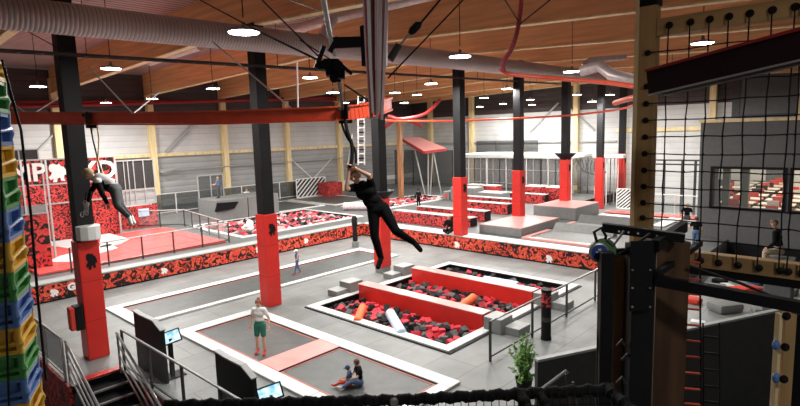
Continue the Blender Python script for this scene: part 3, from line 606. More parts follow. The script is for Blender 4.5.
for x in (a.x-2, a.x+.2, c.x): q.bar((x, 31, ZP+.0), (x, 31, a.z), .06, .06)
q.build('frame', 'paint_grey', t)
# grey side structure right of the billboard, with dark mesh above and a graffiti base
t = thing('mesh_fence', 'white framed dark mesh panels above a grey wall right of the billboard', 'screen', (12.3, 31.5, ZP))
YS = 31.5; xa, xb = PY(117, 180, YS).x, PY(154, 180, YS).x
z0, z1, z2, z3 = PY(130, 205, YS).z, PY(130, 190, YS).z, PY(130, 161, YS).z, PY(130, 207, YS).z
MB().lim((xa, YS, z0), (xb, YS+.1, z1-.1)).build('grey_panel', 'sheet_low', t); MB().lim((xa, YS, z1), (xb, YS+.03, z2)).build('mesh', 'mesh_dark', t)
q = MB()
for x in (xa, xa+.55*(xb-xa)*.35, xa+(xb-xa)*.30, xa+(xb-xa)*.45, xa+(xb-xa)*.72, xb): q.bar((x, YS-.05, z0), (x, YS-.05, z2+.05), .045, .05)
for z in (z2+.03, z1, z0): q.bar((xa, YS-.05, z), (xb, YS-.05, z), .06, .07)
q.build('frame', 'paint_grey', t)
MB().lim((xa-.3, YS-.15, ZP+.0), (xb, YS-.0, z0-.1)).build('base_panel', 'graf_box', t)
a = PY(139, 217, YS-.2); c = PY(149, 208, YS-.2); MB().lim((a.x, YS-.18, a.z), (c.x, YS-.155, c.z)).build('notice', 'foam_blue', t)
# pit 2 (left deck) ------------------------------------------------
def deep_pit(P, name, lab, rimlab):
    b = MB(); cube_pile(b, P[0]+.08, P[1]-.08, P[2]+.08, P[3]-.08, ZP-.10, .27, .25, True); b.mi = 1; b.lim((P[0]+.02, P[2]+.02, ZP-.6), (P[1]-.02, P[3]-.02, ZP-.3))
    tag(b.build('foam_cubes', ['foam_red', 'foam_black', 'foam_mid', 'foam_lit', 'foam_dpink']), lab, 'foam cubes', kind='stuff')
    for p, q_ in (((P[0]-.03, P[2]-.03), (P[0], P[3]+.03)), ((P[1], P[2]-.03), (P[1]+.03, P[3]+.03)), ((P[0], P[2]-.03), (P[1], P[2])), ((P[0], P[3]), (P[1], P[3]+.03))): struct(MB().lim((*p, ZP-.62), (*q_, ZP-.002)).build('wall_pit', 'black'))
    pads(P[0], P[1], P[2], P[3], .28, .28, .28, .28, rimlab, z=ZP)
deep_pit(P2, 'pit', 'loose red, pale painted-lit and black foam cubes filling the pit on the left raised deck', 'white padded rim around the foam pit on the left raised deck')
deep_pit(P3, 'pit', 'loose red and black foam cubes filling the pit behind the hanging woman', 'white padded rim around the foam pit behind the hanging woman')
o = MB().ball((15.0, 25.0, ZP+.16), (.32, .28, .2), 8).ball((15.2, 25.15, ZP+.36), (.2, .18, .2), 8).ball((14.85, 24.9, ZP+.3), (.16, .2, .1), 8).build('air_bag', 'white', smooth=True); tag(o, 'crumpled white bag lying in the left corner of the deck foam pit', 'bag')
# dark trampoline decks behind pit 2
for k, (x0, x1, y0, y1, lab) in enumerate([(19.9, 23.6, 29.6, 34.0, 'long grey trampoline behind the deck foam pit, left one'), (24.4, 28.2, 29.0, 34.2, 'long grey trampoline behind the deck foam pit, right one by the graffiti box')]):
    pads(x0, x1, y0, y1, .22, .22, .2, .2, ['white pad frame of the left long trampoline behind the deck pit', 'white pad frame of the right long trampoline by the graffiti box'][k], z=ZP); trampoline(x0+.02, x1-.04, y0+.02, y1-.04, lab, z=ZP)
c = PZ(363, 211, ZP); roller(c+Vector((-.5, 1.3, .28)), c+Vector((1.0, -.9, .28)), .24, 'strap_pink', 'pink padded roll lying behind the hanging woman on the left deck')
# grey blocks at the left of pit 2
t = thing('grey_block', 'large grey block with a dark sloping board on its face, behind the left fence', 'foam block', (16.5, 30.3, ZP))
MB().cbox((16.55, 30.3, ZP+.004+(PY(214, 201, 29.2).z-ZP)/2), (2.1, 2.2, PY(214, 201, 29.2).z-ZP), .04).build('padding', 'foam_grey', t)
p = [PY(217, 203, 29.15), PY(238, 201.5, 29.15), PY(234, 208.5, 29.05), PY(214.5, 212, 29.05)]; MB().add([*p, *[q_-Vector((0, .08, 0)) for q_ in p]], [(0, 1, 2, 3), (7, 6, 5, 4), (0, 4, 5, 1), (1, 5, 6, 2), (2, 6, 7, 3), (3, 7, 4, 0)]).build('board', 'cloth_black', t)
o = MB().cbox((18.75, 30.3, ZP+.004+.65), (2.2, 2.2, 1.3), .04).build('grey_block', 'foam_grey'); tag(o, 'lower grey block joined right of the block with the dark board', 'foam block')
fence([(15.9, 32.0, ZP), (17.6, 32.0, ZP)], 2.6, 'tall thin fence with dark mesh behind the grey blocks', spacing=1.1, m='paint_grey', infill='glass_dark', top='paint_grey')
a, c = PY(130, 201, 35.5), PY(152, 199, 35.5)
fence([(14.4, 35.6, ZP), (26, 35.6, ZP)], 1.35, 'white railing along the left wall behind the decks', spacing=1.6, m='white', infill='glass_dark', top='white')
t = thing('wall_heater', 'white pipe run with grey heaters hung on the left wall', 'pipe', (19, 36.1, 3))
q = MB(); a = PY(160, 171, 36.1); c = PY(343, 158, 36.1); q.tube([a, c], .05, 6); q.build('pipe', 'paint_grey', t)
a = PY(160, 171.5, 36); c = PY(176, 168, 36); MB().bar(a, c, .2, .2).build('heater', 'pad_grey', t)
q = MB(); a = PY(275, 155, 36.2)
for (x0, y0, x1, y1) in ((290, 158, 313, 179), (332, 158, 313, 179)): q.bar(PY(x0, y0, 36.1), PY(x1, y1, 36.1), .06, .06)
tag(q.build('wall_brace', 'white'), 'white V shaped brace on the left wall above the striped barrier', 'brace')
def striped(p0, p1, h, n, lab, m1='white', m2='steel_dark'):
    p0 = Vector(p0); p1 = Vector(p1); t = thing('striped_barrier', lab, 'barrier', p0); d = p1-p0; L = d.length; d.normalize(); k = h/L
    q = MB()
    q.bar(p0+Vector((0, 0, .03)), p1+Vector((0, 0, .03)), .06, .06); q.bar(p0+Vector((0, 0, h)), p1+Vector((0, 0, h)), .06, .06); q.bar(p0, p0+Vector((0, 0, h)), .06, .06); q.bar(p1, p1+Vector((0, 0, h)), .06, .06); q.build('frame', m1, t)
    q = MB()
    for i in range(-n, n):
        a0 = i/n*L; pts = []
        s0 = max(0, a0); e0 = min(L, a0+h*1.1)
        if e0-s0 < .15: continue
        q.bar(p0+d*s0+Vector((0, 0, (s0-a0)/1.1)), p0+d*e0+Vector((0, 0, (e0-a0)/1.1)), .03, .09)
    q.build('stripe', m1, t); n_ = d.cross(Vector((0, 0, 1)))*-.05
    MB().bar(p0+n_+Vector((0, 0, h/2)), p1+n_+Vector((0, 0, h/2)), .02, h-.06).build('backing', m2, t)
a, c = PZ(297, 197, ZP), PZ(325, 193, ZP)
a = PY(297, 198, 35.0); c = PY(326, 196, 35.0); striped((a.x, 35.0, ZP), (c.x, 35.0, ZP), 1.5, 7, 'white striped barrier standing before the left wall')
a = PX(617, 191, 36.9); c = PX(640, 195, 36.9); striped((36.9, a.y, 0), (36.9, c.y, 0), PX(625, 189, 36.9).z, 6, 'black and white striped barrier by the last red pillar', 'white', 'black')
t = thing('graffiti_box', 'red graffiti covered box at the foot of the wall column, left of the hanging woman', 'box', PZ(337, 196, ZP)+Vector((0, .8, 0)))
c = WL(t); MB().cbox((c.x, c.y, ZP+.55), (1.6, 1.2, 1.1), .04).build('padding', 'graf_box', t)
# ramp with legs, posts
t = thing('slanted_roof', 'pink slanted board roof standing on thin metal legs near the corner', 'ramp', (36, 30, ZP))
pp = [PD(400, 137, 44), PD(420, 137, 46), PD(446, 148, 43), PD(424, 151, 40)]
MB().add(pp+[p-Vector((0, 0, .12)) for p in pp], [(0, 1, 2, 3), (7, 6, 5, 4), (0, 4, 5, 1), (1, 5, 6, 2), (2, 6, 7, 3), (3, 7, 4, 0)]).build('board', 'pink_pad', t); MB().bar(pp[0]-Vector((0, 0, .12)), pp[3]-Vector((0, 0, .12)), .12, .2).bar(pp[3]-Vector((0, 0, .12)), pp[2]-Vector((0, 0, .12)), .12, .2).build('edge_beam', 'red_deep', t)
for x0, y0, x1, D in ((414, 146, 425, 42), (428, 150, 428, 42), (433, 150, 430, 42), (433, 150, 441, 43), (404, 143, 400, 43)):
    p = PD(x0, y0, D); g = PD(x1, 185, D); g.z = ZP; MB().tube([p, g], .06, 6).build('leg', 'steel', t)
t = thing('tube_frame', 'brown timber post with a curved dark rail on top near the corner', 'frame', PD(401, 186, 40))
p = PD(401, 186, 40); MB().bar((p.x, p.y, ZP), PD(399, 118, 40), .3, .3).build('post', 'timber_brown', t); MB().tube([PD(384, 128, 40), PD(392, 122, 40), PD(400, 119, 40), (PD(412, 122, 40)), PD(422, 126, 40)], .12, 8).build('rail', 'red_deep', t)
fence([(37.5, 35.5, ZP), (37.5, 28.6, ZP)], 3.3, 'dark mesh cage behind the slanted roof near the corner', spacing=2.2, m='black', infill='glass_dark', top='black')
fence([(40.3, 28.0, ZP), (40.3, 22.0, ZP)], 4.0, 'tall black framed mesh cage at the back wall left of the white court', spacing=2.2, m='black', infill='net', top='black')
# ================================================================== THE RIGHT RAISED DECK
def block(x0, x1, y0, y1, h, lab, emb=None, top='pad_grey', z=ZP, body='foam_grey'):
    t = thing('foam_block', lab, 'foam block', ((x0+x1)/2, (y0+y1)/2, z)); MB().cbox(((x0+x1)/2, (y0+y1)/2, z+.004+h/2), (x1-x0, y1-y0, h), .04).build('padding', body, t)
    MB().cbox(((x0+x1)/2, (y0+y1)/2, z+h+.012), (x1-x0-.06, y1-y0-.06, .02), .008).build('top_pad', top, t)
    if emb: emblem((x0-.005, y0+(y1-y0)*.66, z+h*.2), (0, -(y1-y0)*.38, 0), (0, 0, h*.62), emb, t, w=(-.012, 0, 0))
    return t
block(21.35, 25.1, 12.45, 14.75, .42, 'wide low grey foam block with pink reflected light painted on top under the fifth pillar', top='block_top_reflection')
block(27.05, 30.1, 12.5, 15.0, .66, 'wide grey foam block with pink reflected light painted on top under the pillar with the black cup', top='block_top_reflection')
def boxrow(x, y0, y1, h, lab, w=.6):
    t = thing('graffiti_block', lab, 'foam block', (x, (y0+y1)/2, ZP+.06 if x < 20.8 else ZP), 'graffiti blocks on the right raised deck')
    MB().cbox((x, (y0+y1)/2, ZP+.004+h/2), (w, y1-y0, h), .03).build('padding', 'graf_box', t); MB().cbox((x, (y0+y1)/2, ZP+h+.015), (w+.02, y1-y0+.02, .03), .01).build('top_pad', 'pad_grey', t)
    MB().lim((x-w/2+.02, y0-.025, ZP+.05), (x+w/2-.02, y0-.004, ZP+h-.02)).build('end_pad', 'black', t)
boxrow(21.75, 16.6, 20.6, .62, 'long graffiti block nearest the low graffiti wall, left of the fourth pillar'); boxrow(24.1, 18.2, 20.9, .55, 'graffiti block in the second row behind, left of the fourth pillar')
boxrow(22.6, 15.95, 16.5, .45, 'small graffiti block right behind the fourth pillar'); boxrow(24.4, 16.3, 17.8, .55, 'graffiti block with black end right of the fourth pillar')
boxrow(27.2, 16.6, 20.4, .6, 'graffiti block in the third row right of the fourth pillar'); boxrow(29.3, 17.0, 21.2, .6, 'graffiti block in the fourth row behind the foam block')
boxrow(32.4, 17.0, 22.0, .6, 'graffiti block in the last row before the white framed court')
block(30.6, 31.9, 21.6, 23.6, .95, 'grey foam block with a red beast emblem, taller one behind the fourth pillar', 'cloth_red'); block(30.6, 31.9, 23.7, 24.3, .0+.6, 'low grey foam block with a red emblem left of the taller one', 'cloth_red')
block(30.6, 31.8, 19.4, 21.3, .7, 'grey foam block just right of the fourth pillar, far behind')
for k, (x, y, s, lab) in enumerate([(536, 190, 1.0, 'graffiti cube left of the cup pillar, first'), (558, 191, 1.0, 'graffiti cube just left of the cup pillar'), (475, 183, .9, 'graffiti cube heap piece behind the fourth pillar'), (492, 184, .9, 'graffiti cube right of the heap behind the fourth pillar')]):
    p = PX(x, y, 33.5-(k > 1)*.2); o = MB().cbox((p.x, p.y, ZP+.01+s/2), (s, s*1.3, s), .05).build('graffiti_cube', 'graf_box'); tag(o, lab, 'foam block'); MB().cbox((p.x, p.y, ZP+.03+s), (s*1.02, s*1.32, .04), .01).build('top_pad', 'pad_white', o)
# tilted trampolines at the right end
def tilted(x0, x1, y0, y1, tilt, lab):
    t = thing('tilted_trampoline', lab, 'trampoline', ((x0+x1)/2, (y0+y1)/2, ZP))
    MB().lim((x0, y0, ZP+.03), (x1, y1, ZP+.06)).build('bed', 'bed', t)
    q = MB(); q.lim((x0-.3, y0, ZP+.004), (x0, y1, ZP+.09)).lim((x0-.3, y1, ZP+.004), (x1, y1+.25, ZP+.09)); q.build('side_pad', 'pink_pad', t)
    a = Vector((x1+.02, 0, ZP+.05)); MB().prism([(0, 0), (.45, tilt), (.55, tilt-.05), (.6, 0)], (x1, y0, ZP+.004), (1, 0, 0), (0, 0, 1), (0, y1-y0, 0)).build('slope_pad', 'foam_grey', t)
tilted(21.5, 23.6, 9.2, 12.1, .38, 'grey trampoline with raised grey wedge pad before the wheel-shaped device'); tilted(25.0, 26.3, 8.6, 12.1, .42, 'second grey trampoline with wedge pad farther back, right of the foam blocks')
for k, (x0, x1, y0, y1, m) in enumerate([(27.4, 31.2, 8.2, 8.8, 'pad_white'), (27.4, 31.2, 9.6, 10.2, 'red_pad'), (29.2, 29.8, 5.6, 12.2, 'pad_white'), (30.4, 31.3, 5.6, 12.3, 'red_pad')]):
    tag(MB().cbox(((x0+x1)/2, (y0+y1)/2, ZP+.035+.02*(k > 1)), (x1-x0, y1-y0, .06), .02).build('floor_pad', m), ['white floor pad strip crossing the far end of the right deck', 'red floor pad strip crossing the far end of the right deck', 'white floor pad strip along the far edge of the right deck', 'red floor pad strip at the far edge of the right deck'][k], 'pad')
# white framed netted court at the back
t = thing('netted_court', 'white topped netted court with many upright posts before the back wall', 'cage', (36, 22, ZP))
ztop = 3.6
q = MB(); q.cbox((35.1, 21.2, ztop), (.9, 9.6, .28), .06); q.cbox((38.6, 21.2, ztop), (.9, 9.6, .28), .06)
for y in (16.6, 19.6, 22.6, 25.7): q.cbox((36.8, y, ztop+.02), (3.4, .7, .26), .06)
q.build('top_pad', 'pad_white', t)
rr = random.Random(4)
for xx, m in ((34.9, 'paint_grey'), (38.9, 'steel_dark')):
    for k in range(17):
        y = 16.5+k*.57; MB().bar((xx, y, ZP), (xx, y, ztop-.1), .10 if k % 4 == 0 else .05, .10 if k % 4 == 0 else .05).build('post', 'white' if k % 3 == 0 else (m if k % 2 else 'steel_dark'), t)
MB().lim((34.95, 16.4, ZP+.6), (34.97, 26, ztop)).lim((38.75, 16.4, ZP+.6), (38.77, 26, ztop)).build('netting', 'net_white', t)
MB().bar((34.9, 16.4, 1.6), (34.9, 26, 1.6), .05, .05).bar((34.9, 16.4, 2.6), (34.9, 26, 2.6), .04, .04).build('cross_rail', 'paint_grey', t)
t = thing('netted_court', 'smaller white topped netted court right of the cup pillar at the back wall', 'cage', (38, 15, ZP))
q = MB(); q.cbox((38.2, 15.2, 3.5), (.8, 2.2, .26), .05); q.build('top_pad', 'pad_white', t)
for k in range(8): MB().bar((38.2, 14.3+k*.27, 0 if 14.3+k*.27 < 15.6 else ZP), (38.2, 14.3+k*.27, 3.4), .05, .05).build('post', ['steel_dark', 'white', 'paint_grey'][k % 3], t)
# tall cage seen through the rope net, and railing
t = thing('tall_cage', 'tall dark framed cage with glass seen through the rope net', 'cage', PX(680, 205, 34))
for xx in (652, 663, 681, 694, 700): p = PX(xx, 205, 34); MB().bar((34, p.y, 0), (34, p.y, PX(xx, 160, 34).z), .12, .12).build('post', 'steel_dark', t)
for yy, m in ((160, 'steel_dark'), (164, 'steel_dark')): MB().bar((34, PX(652, yy, 34).y, PX(652, yy, 34).z), (34, PX(700, yy, 34).y, PX(652, yy, 34).z), .08, .08).build('top_rail', m, t)
a = PX(652, 194, 33); c = PX(700, 194, 33)
fence([(33, a.y, 0), (33, c.y, 0)], a.z, 'white railing with glass seen through the rope net', spacing=1.6, m='white', infill='glass', top='white', zb=.5)
a = PX(634, 172, 36); tag(MB().bar((36, a.y, 0), (36, a.y, PX(634, 163, 36).z), .1, .1).bar((36, a.y, PX(634, 163, 36).z), (36, a.y-.8, PX(634, 163, 36).z), .1, .1).build('goal_frame', 'black'), 'black steel frame standing left of the wooden post near the back wall', 'frame')
t = thing('hanging_chain_net', 'dark climbing chains hanging on the back wall right of the cup pillar', 'net', PX(588, 165, 40.8))
q = MB(); rr = random.Random(2)
for k in range(9):
    a = PX(576+k*3.2, 160, 40.7); c = PX(574+k*3.4, 172, 40.7); q.tube([a, a.lerp(c, .5)+Vector((0, .2*rr.uniform(-1, 1), -.1)), c], .035, 5)
q.tube([PX(575, 157, 40.7), PX(583, 171, 40.7), PX(598, 176, 40.7), PX(606, 172, 40.7)], .06, 6); q.build('chain', 'steel_dark', t)
# ================================================================== GREY CAFE BUILDING
XC = 26.0
yl = PX(701, 123, XC).y; zt = PX(701, 123, XC).z
w0, w1 = PX(711, 166, XC), PX(785, 211, XC)
w2, w3 = PX(790.5, 167, XC), PX(850, 214, XC)
zw0, zw1 = 1.93, 3.74
ww = [(w1.y, w0.y), (w3.y, w2.y)]
ycuts = [-6, w3.y, w2.y, w1.y, w0.y, yl]; q = MB()
for a, c in zip(ycuts, ycuts[1:]):
    mid = (a+c)/2
    if any(u < mid < v for u, v in ww): q.lim((XC, a, 0), (XC+.25, c, zw0)); q.lim((XC, a, zw1), (XC+.25, c, zt))
    else: q.lim((XC, a, 0), (XC+.25, c, zt))
q.bar((XC+.25, yl-.12, zt/2), (40.8, 9.3, zt/2), .2, zt-.02); q.add([(XC+.25, -6, zt-.1), (40.8, -6, zt-.1), (40.8, 9.4, zt-.1), (XC+.25, yl, zt-.1), (XC+.25, -6, zt), (40.8, -6, zt), (40.8, 9.4, zt), (XC+.25, yl, zt)], [(3, 2, 1, 0), (4, 5, 6, 7), (0, 1, 5, 4), (1, 2, 6, 5), (2, 3, 7, 6), (3, 0, 4, 7)]); q.lim((40.6, -6, 0), (40.8, 9.2, zt-.1))
struct(q.build('wall_cafe', 'cafe', origin=(0, 0, 0)))
struct(MB().lim((XC-.1, -6, zt), (XC+.3, yl+.05, zt+.12)).build('trim_25', 'wood'))
for i, (a, c) in enumerate(ww):
    t = thing('window_%d' % (i+1), None, None, (XC, (a+c)/2, zw0)); t['kind'] = 'structure'
    q = MB(); q.lim((XC-.05, a, zw0), (XC+.3, a+.1, zw1)).lim((XC-.05, c-.1, zw0), (XC+.3, c, zw1)).lim((XC-.05, a+.1, zw0), (XC+.3, c-.1, zw0+.1)).lim((XC-.05, a+.1, zw1-.1), (XC+.3, c-.1, zw1)); q.build('window_frame', 'black', t)
    MB().lim((XC+.1, a+.1, zw0+.1), (XC+.11, c-.1, zw1-.1)).build('pane', 'glass', t)
struct(MB().lim((XC-.08, PX(760, 248, XC).y-3.5, .0), (XC-.001, PX(706, 240, XC).y, PX(706, 240, XC).z)).build('baseboard_cafe', 'black'))
# the cafe room behind the glass: tables, red chairs, lights, posts
l = bpy.data.lights.new('cafe_light', 'AREA'); l.shape = 'RECTANGLE'; l.size = 12; l.size_y = 12; l.energy = 750; l.color = (1, .9, .78)
lo = bpy.data.objects.new('cafe_light', l); C.objects.link(lo); lo.location = (XC+7.3, 1.5, zt-.3)
struct(MB().lim((XC+.26, -6, 1.0), (40.5, 6.0, 1.1)).build('floor_cafe', 'timber_y'))
ct = thing('cafe_table', 'pale cafe table seen through the window', 'table', (0, 0, 0), 'cafe tables behind the window')
MB().cbox((0, 0, .74), (.85, 1.35, .05), .015).build('tabletop', 'table_white', ct); MB().bar((0, 0, .02), (0, 0, .72), .08, .08).cbox((0, 0, .015), (.5, .5, .03), .01).build('pedestal', 'black', ct)
def mk_chair(m, lab):
    t = thing('cafe_chair', lab, 'chair', (0, 0, 0), 'cafe chairs behind the window')
    MB().cbox((0, 0, .45), (.44, .44, .05), .02).build('seat', m, t); MB().cbox((.2, 0, .75), (.05, .44, .5), .02).build('backrest', m, t)
    for sx in (-1, 1):
        for sy in (-1, 1): MB().bar((sx*.17, sy*.17, .001), (sx*.17, sy*.17, .44), .03, .03).build('leg', 'black', t)
    return t
chs = [mk_chair('cloth_red', 'red cafe chair seen through the window'), mk_chair('pad_white', 'white cafe chair seen through the window'), mk_chair('cloth_black', 'dark cafe chair seen through the window')]
def kids(o): return [q_ for q_ in bpy.data.objects if q_.parent == o]
KD = {o.name: kids(o) for o in [ct]+chs}; used = set()
def dup(src, loc, rz):
    if src.name not in used: used.add(src.name); src.location = loc; src.rotation_euler = (0, 0, rz); return src
    r = src.copy(); C.objects.link(r); r.location = loc; r.rotation_euler = (0, 0, rz)
    for c_ in KD[src.name]: d = c_.copy(); C.objects.link(d); d.parent = r
    return r
rr = random.Random(12)
for ix in range(8):
    x = 27.6+ix*1.72
    for iy in range(9):
        y = .9+iy*.0+iy*1.0*1.55-.0
        if not (.06 < y/x < .25) or y > 5.2+(x-26.25)*.2: continue
        dup(ct, (x, y, 1.101), 0); k = rr.random()
        for s_ in (-1, 1): dup(chs[0 if k < .5 else 1 if k < .8 else 2], (x+s_*.72, y+rr.uniform(-.2, .2), 1.101), 0 if s_ > 0 else math.pi)
for y in (5.1, 5.85):
    p = (28.2, y); o = MB().lim((28.3, y-.14, 1.105), (28.55, y+.14, zt-.12)).build('cafe_post', 'cafe_post'); tag(o, 'dark post inside the cafe, '+('left one' if y > 5.5 else 'right one'), 'post')
for k, y in enumerate((8.2, 6.8, 4.4)): o = MB().lim((40.4, y-.6, 1.9), (40.55, y+.6, 3.4)).build('wall_panel', 'pad_white'); tag(o, 'bright pale panel on the rear wall of the cafe', 'panel', 'bright panels in the cafe')
# dark framed window above the cafe on the back wall
t = thing('window_3', None, None, (41.1, 3, 6)); t['kind'] = 'structure'
a = PX(733, 88, 41.0); c = PX(800, 115, 41.0); zz0 = PX(735, 115, 41).z; zz1 = zz0+2.6
q = MB(); q.lim((40.95, -5.8, zz0-.15), (41.1, a.y, zz0)).lim((40.95, a.y-.45, zz0), (41.1, a.y, zz1)).lim((40.95, -5.8, zz1), (41.1, a.y, zz1+.15)); q.build('window_frame', 'steel_dark', t); MB().lim((41.0, -5.8, zz0), (41.03, a.y-.45, zz1)).build('pane', 'cafe', t)
# cushions and rock-like pads on the grey floor right
for k, (x, y, m, s, lab) in enumerate([(725, 307, 'foam_grey', .55, 'grey diamond shaped cushion on the grey floor, largest one'), (760, 309, 'foam_grey', .38, 'grey cushion by the top edge of the dark wall'), (771, 311, 'cloth_red', .25, 'small red cushion at the far end of the dark wall'), (728, 285, 'pad_white', .3, 'white cushion with a red side under the timber beam'), (734, 287, 'cloth_red', .28, 'red cushion beside the white one'), (716, 287, 'foam_grey', .42, 'flat grey cushion left of the white one'), (750, 289, 'cloth_red', .42, 'bright red bag lying under the timber beam'), (757, 280, 'cloth_blue', .38, 'dark blue bag behind the bright red bag'), (773, 283, 'cloth_black', .42, 'black bag right of the dark blue bag'), (692, 299, 'cloth_red', .35, 'red cushion behind the red rungs'), (698, 321, 'pad_white', .25, 'white cushion behind the red rope rungs'), (720, 280, 'cloth_black', .3, 'small black bag, farthest left one under the beam'), (785, 290, 'foam_grey', .45, 'grey bag beside the end post')]):
    p = PZ(x, y, .12); r = random.Random(k); bm = MB().cbox((0, 0, 0), (s*1.5, s*1.1, s*.5), s*.2, r.uniform(0, 3)); 
    o = MB(); o.v = [v+Vector((p.x, p.y, .004+s*.25)) for v in bm.v]; o.f = bm.f; o.m = bm.m; ob = o.build('cushion', m, smooth=True); tag(ob, lab, 'cushion')
# ================================================================== PEOPLE
def blob(name, parts, m, parent, vox=.009, sm=6):
    b = MB()
    for p in parts:
        if p[0] == 'b': b.ball(p[1], p[2], 8)
        else:
            _, p0, r0, p1, r1 = p; p0 = Vector(p0); p1 = Vector(p1)
            if (p1-p0).length > 1e-4: b.tube([p0, p1], [r0, r1], 12)
            b.ball(p0, r0, 6); b.ball(p1, r1, 6)
    me = bpy.data.meshes.new(name); off = WL(parent); me.from_pydata([v-off for v in b.v], [], b.f)
    o = bpy.data.objects.new(name, me); C.objects.link(o)
    rm = o.modifiers.new('r', 'REMESH'); rm.mode = 'VOXEL'; rm.voxel_size = vox
    s = o.modifiers.new('s', 'SMOOTH'); s.iterations = sm; s.factor = .5
    bpy.context.view_layer.update(); me2 = bpy.data.meshes.new_from_object(o.evaluated_get(bpy.context.evaluated_depsgraph_get())); o.modifiers.clear(); o.data = me2; bpy.data.meshes.remove(me)
    me2.name = name; me2.materials.clear(); me2.materials.append(M[m]); me2.polygons.foreach_set('use_smooth', [True]*len(me2.polygons)); o.parent = parent; return o
def person(label, J, s, face, skin='skin', hair='hair_brown', top='cloth_black', sleeve='short', leg='cloth_black', trouser='long', shoe='cloth_black', hairstyle='short', cap=None, group=None, vox=.009, curl=1.2, root=None):
    J = {k: Vector(v) for k, v in J.items()}
    r0 = root if root is not None else Vector(((J['aL'].x+J['aR'].x)/2, (J['aL'].y+J['aR'].y)/2, min(J['tL'].z, J['tR'].z, J['aL'].z, J['aR'].z)-.04*s))
    t = thing('person', label, 'person', r0, group)
    up = (J['head']-J['neck']).normalized(); f = Vector(face); f = (f-up*f.dot(up)).normalized(); sd = f.cross(up).normalized()
    hc = J['head']; P = []; A = lambda a, ra, b, rb: P.append(('t', a, ra*s, b, rb*s))
    P.append(('b', hc+up*.02*s, (.078*s, .088*s, .10*s) if abs(up.z) > .7 else (.086*s,)*3)); A(hc-up*.055*s+f*.02*s, .058, hc-up*.075*s+f*.04*s, .04)
    A(hc-up*.0*s+f*.082*s, .012, hc-up*.025*s+f*.098*s, .016)
    for k in (-1, 1): P.append(('b', hc+sd*k*.084*s-up*.005*s, (.016*s, .016*s, .026*s)))
    A(hc-up*.08*s, .05, J['neck'], .052)
    sh = (J['sL']+J['sR'])/2; pe = (J['hL']+J['hR'])/2; sx = (J['sR']-J['sL']).normalized(); hx = (J['hR']-J['hL']).normalized()
    T = lambda e: [('t', J['sL']+sx*.03*s, (.062+e)*s, J['sR']-sx*.03*s, (.062+e)*s), ('t', sh-sx*.06*s+(pe-sh)*.25, (.105+e)*s, sh+sx*.06*s+(pe-sh)*.25, (.105+e)*s), ('t', sh.lerp(pe, .62)-sx*.05*s, (.092+e)*s, sh.lerp(pe, .62)+sx*.05*s, (.092+e)*s), ('t', J['hL'].lerp(pe, .4), (.10+e)*s, J['hR'].lerp(pe, .4), (.10+e)*s), ('t', sh, (.09+e)*s, pe, (.09+e)*s)]
    P += T(0); A(J['neck'], .052, sh, .07)
    for q in 'LR':
        A(J['s'+q], .053, J['e'+q], .039); A(J['e'+q], .038, J['w'+q], .026)
        d = (J['w'+q]-J['e'+q]).normalized(); n = d.cross(f); n = (n if n.length > .2 else d.cross(up)).normalized(); m_ = n.cross(d).normalized(); k = 1 if q == 'L' else -1
        pc = J['w'+q]+d*.05*s; A(J['w'+q], .025, pc+n*.016*s, .023); A(J['w'+q], .025, pc-n*.016*s, .023)
        for i, (o_, L) in enumerate(((-.033, .032), (-.011, .038), (.011, .036), (.033, .028))):
            b0 = J['w'+q]+d*.085*s+n*o_*s; A(pc+n*o_*.7*s, .012, b0, .0105); c1 = b0+(d*math.cos(curl*.5)+m_*math.sin(curl*.5))*L*s; A(b0, .0105, c1, .0095); c2 = c1+(d*math.cos(curl*1.3)+m_*math.sin(curl*1.3))*L*.9*s; A(c1, .0095, c2, .008)
        b0 = J['w'+q]+d*.03*s-n*.03*s*k; c1 = b0+(d*.6-n*.7*k+m_*.3).normalized()*.035*s; A(b0, .013, c1, .011); A(c1, .011, c1+(d*.8+m_*.5).normalized()*.028*s, .009)
        A(J['h'+q], .088, J['k'+q], .056); A(J['k'+q], .055, J['k'+q].lerp(J['a'+q], .35), .054); A(J['k'+q].lerp(J['a'+q], .35), .054, J['a'+q], .034)
        A(J['a'+q], .036, J['t'+q], .028)
    body = blob('body', P, skin, t, vox*s if s > .8 else vox*.85)
    Q = T(.014)
    for q in 'LR':
        if sleeve == 'long': Q += [('t', J['s'+q], .068*s, J['e'+q], .054*s), ('t', J['e'+q], .054*s, J['e'+q].lerp(J['w'+q], .93), .040*s)]
        elif sleeve == 'short': Q.append(('t', J['s'+q], .070*s, J['s'+q].lerp(J['e'+q], .55), .060*s))
    blob('shirt', Q, top, t, .012)
    Q = [('t', J['hL'].lerp(pe, .35), .118*s, J['hR'].lerp(pe, .35), .118*s), ('t', pe.lerp(sh, .22)-hx*.04*s, .108*s, pe.lerp(sh, .22)+hx*.04*s, .108*s)]
    for q in 'LR':
        if trouser == 'long': Q += [('t', J['h'+q], .104*s, J['k'+q], .070*s), ('t', J['k'+q], .070*s, J['k'+q].lerp(J['a'+q], .9), .052*s)]
        else: Q.append(('t', J['h'+q], .108*s, J['h'+q].lerp(J['k'+q], .72), .084*s))
    blob('trousers' if trouser == 'long' else 'shorts', Q, leg, t, .012)
    for q in 'LR': dd = (J['t'+q]-J['a'+q]).normalized(); blob('shoe', [('t', J['a'+q]-dd*.01*s, .046*s, J['t'+q], .040*s), ('t', J['a'+q], .046*s, J['a'+q].lerp(J['k'+q], .12), .044*s)], shoe, t, .010)
    # hair: a shell over the skull left open at the face
    hb = MB(); r = .103*s if not cap else .104*s
    hb.ball(hc+up*.022*s-f*.012*s, r, 12); keep = []
    for fa in hb.f:
        c = sum((hb.v[i] for i in fa), Vector())/len(fa)-hc
        if not (c.dot(f) > .035*s and c.dot(up) < .055*s) and not (c.dot(up) < -.06*s): keep.append(fa)
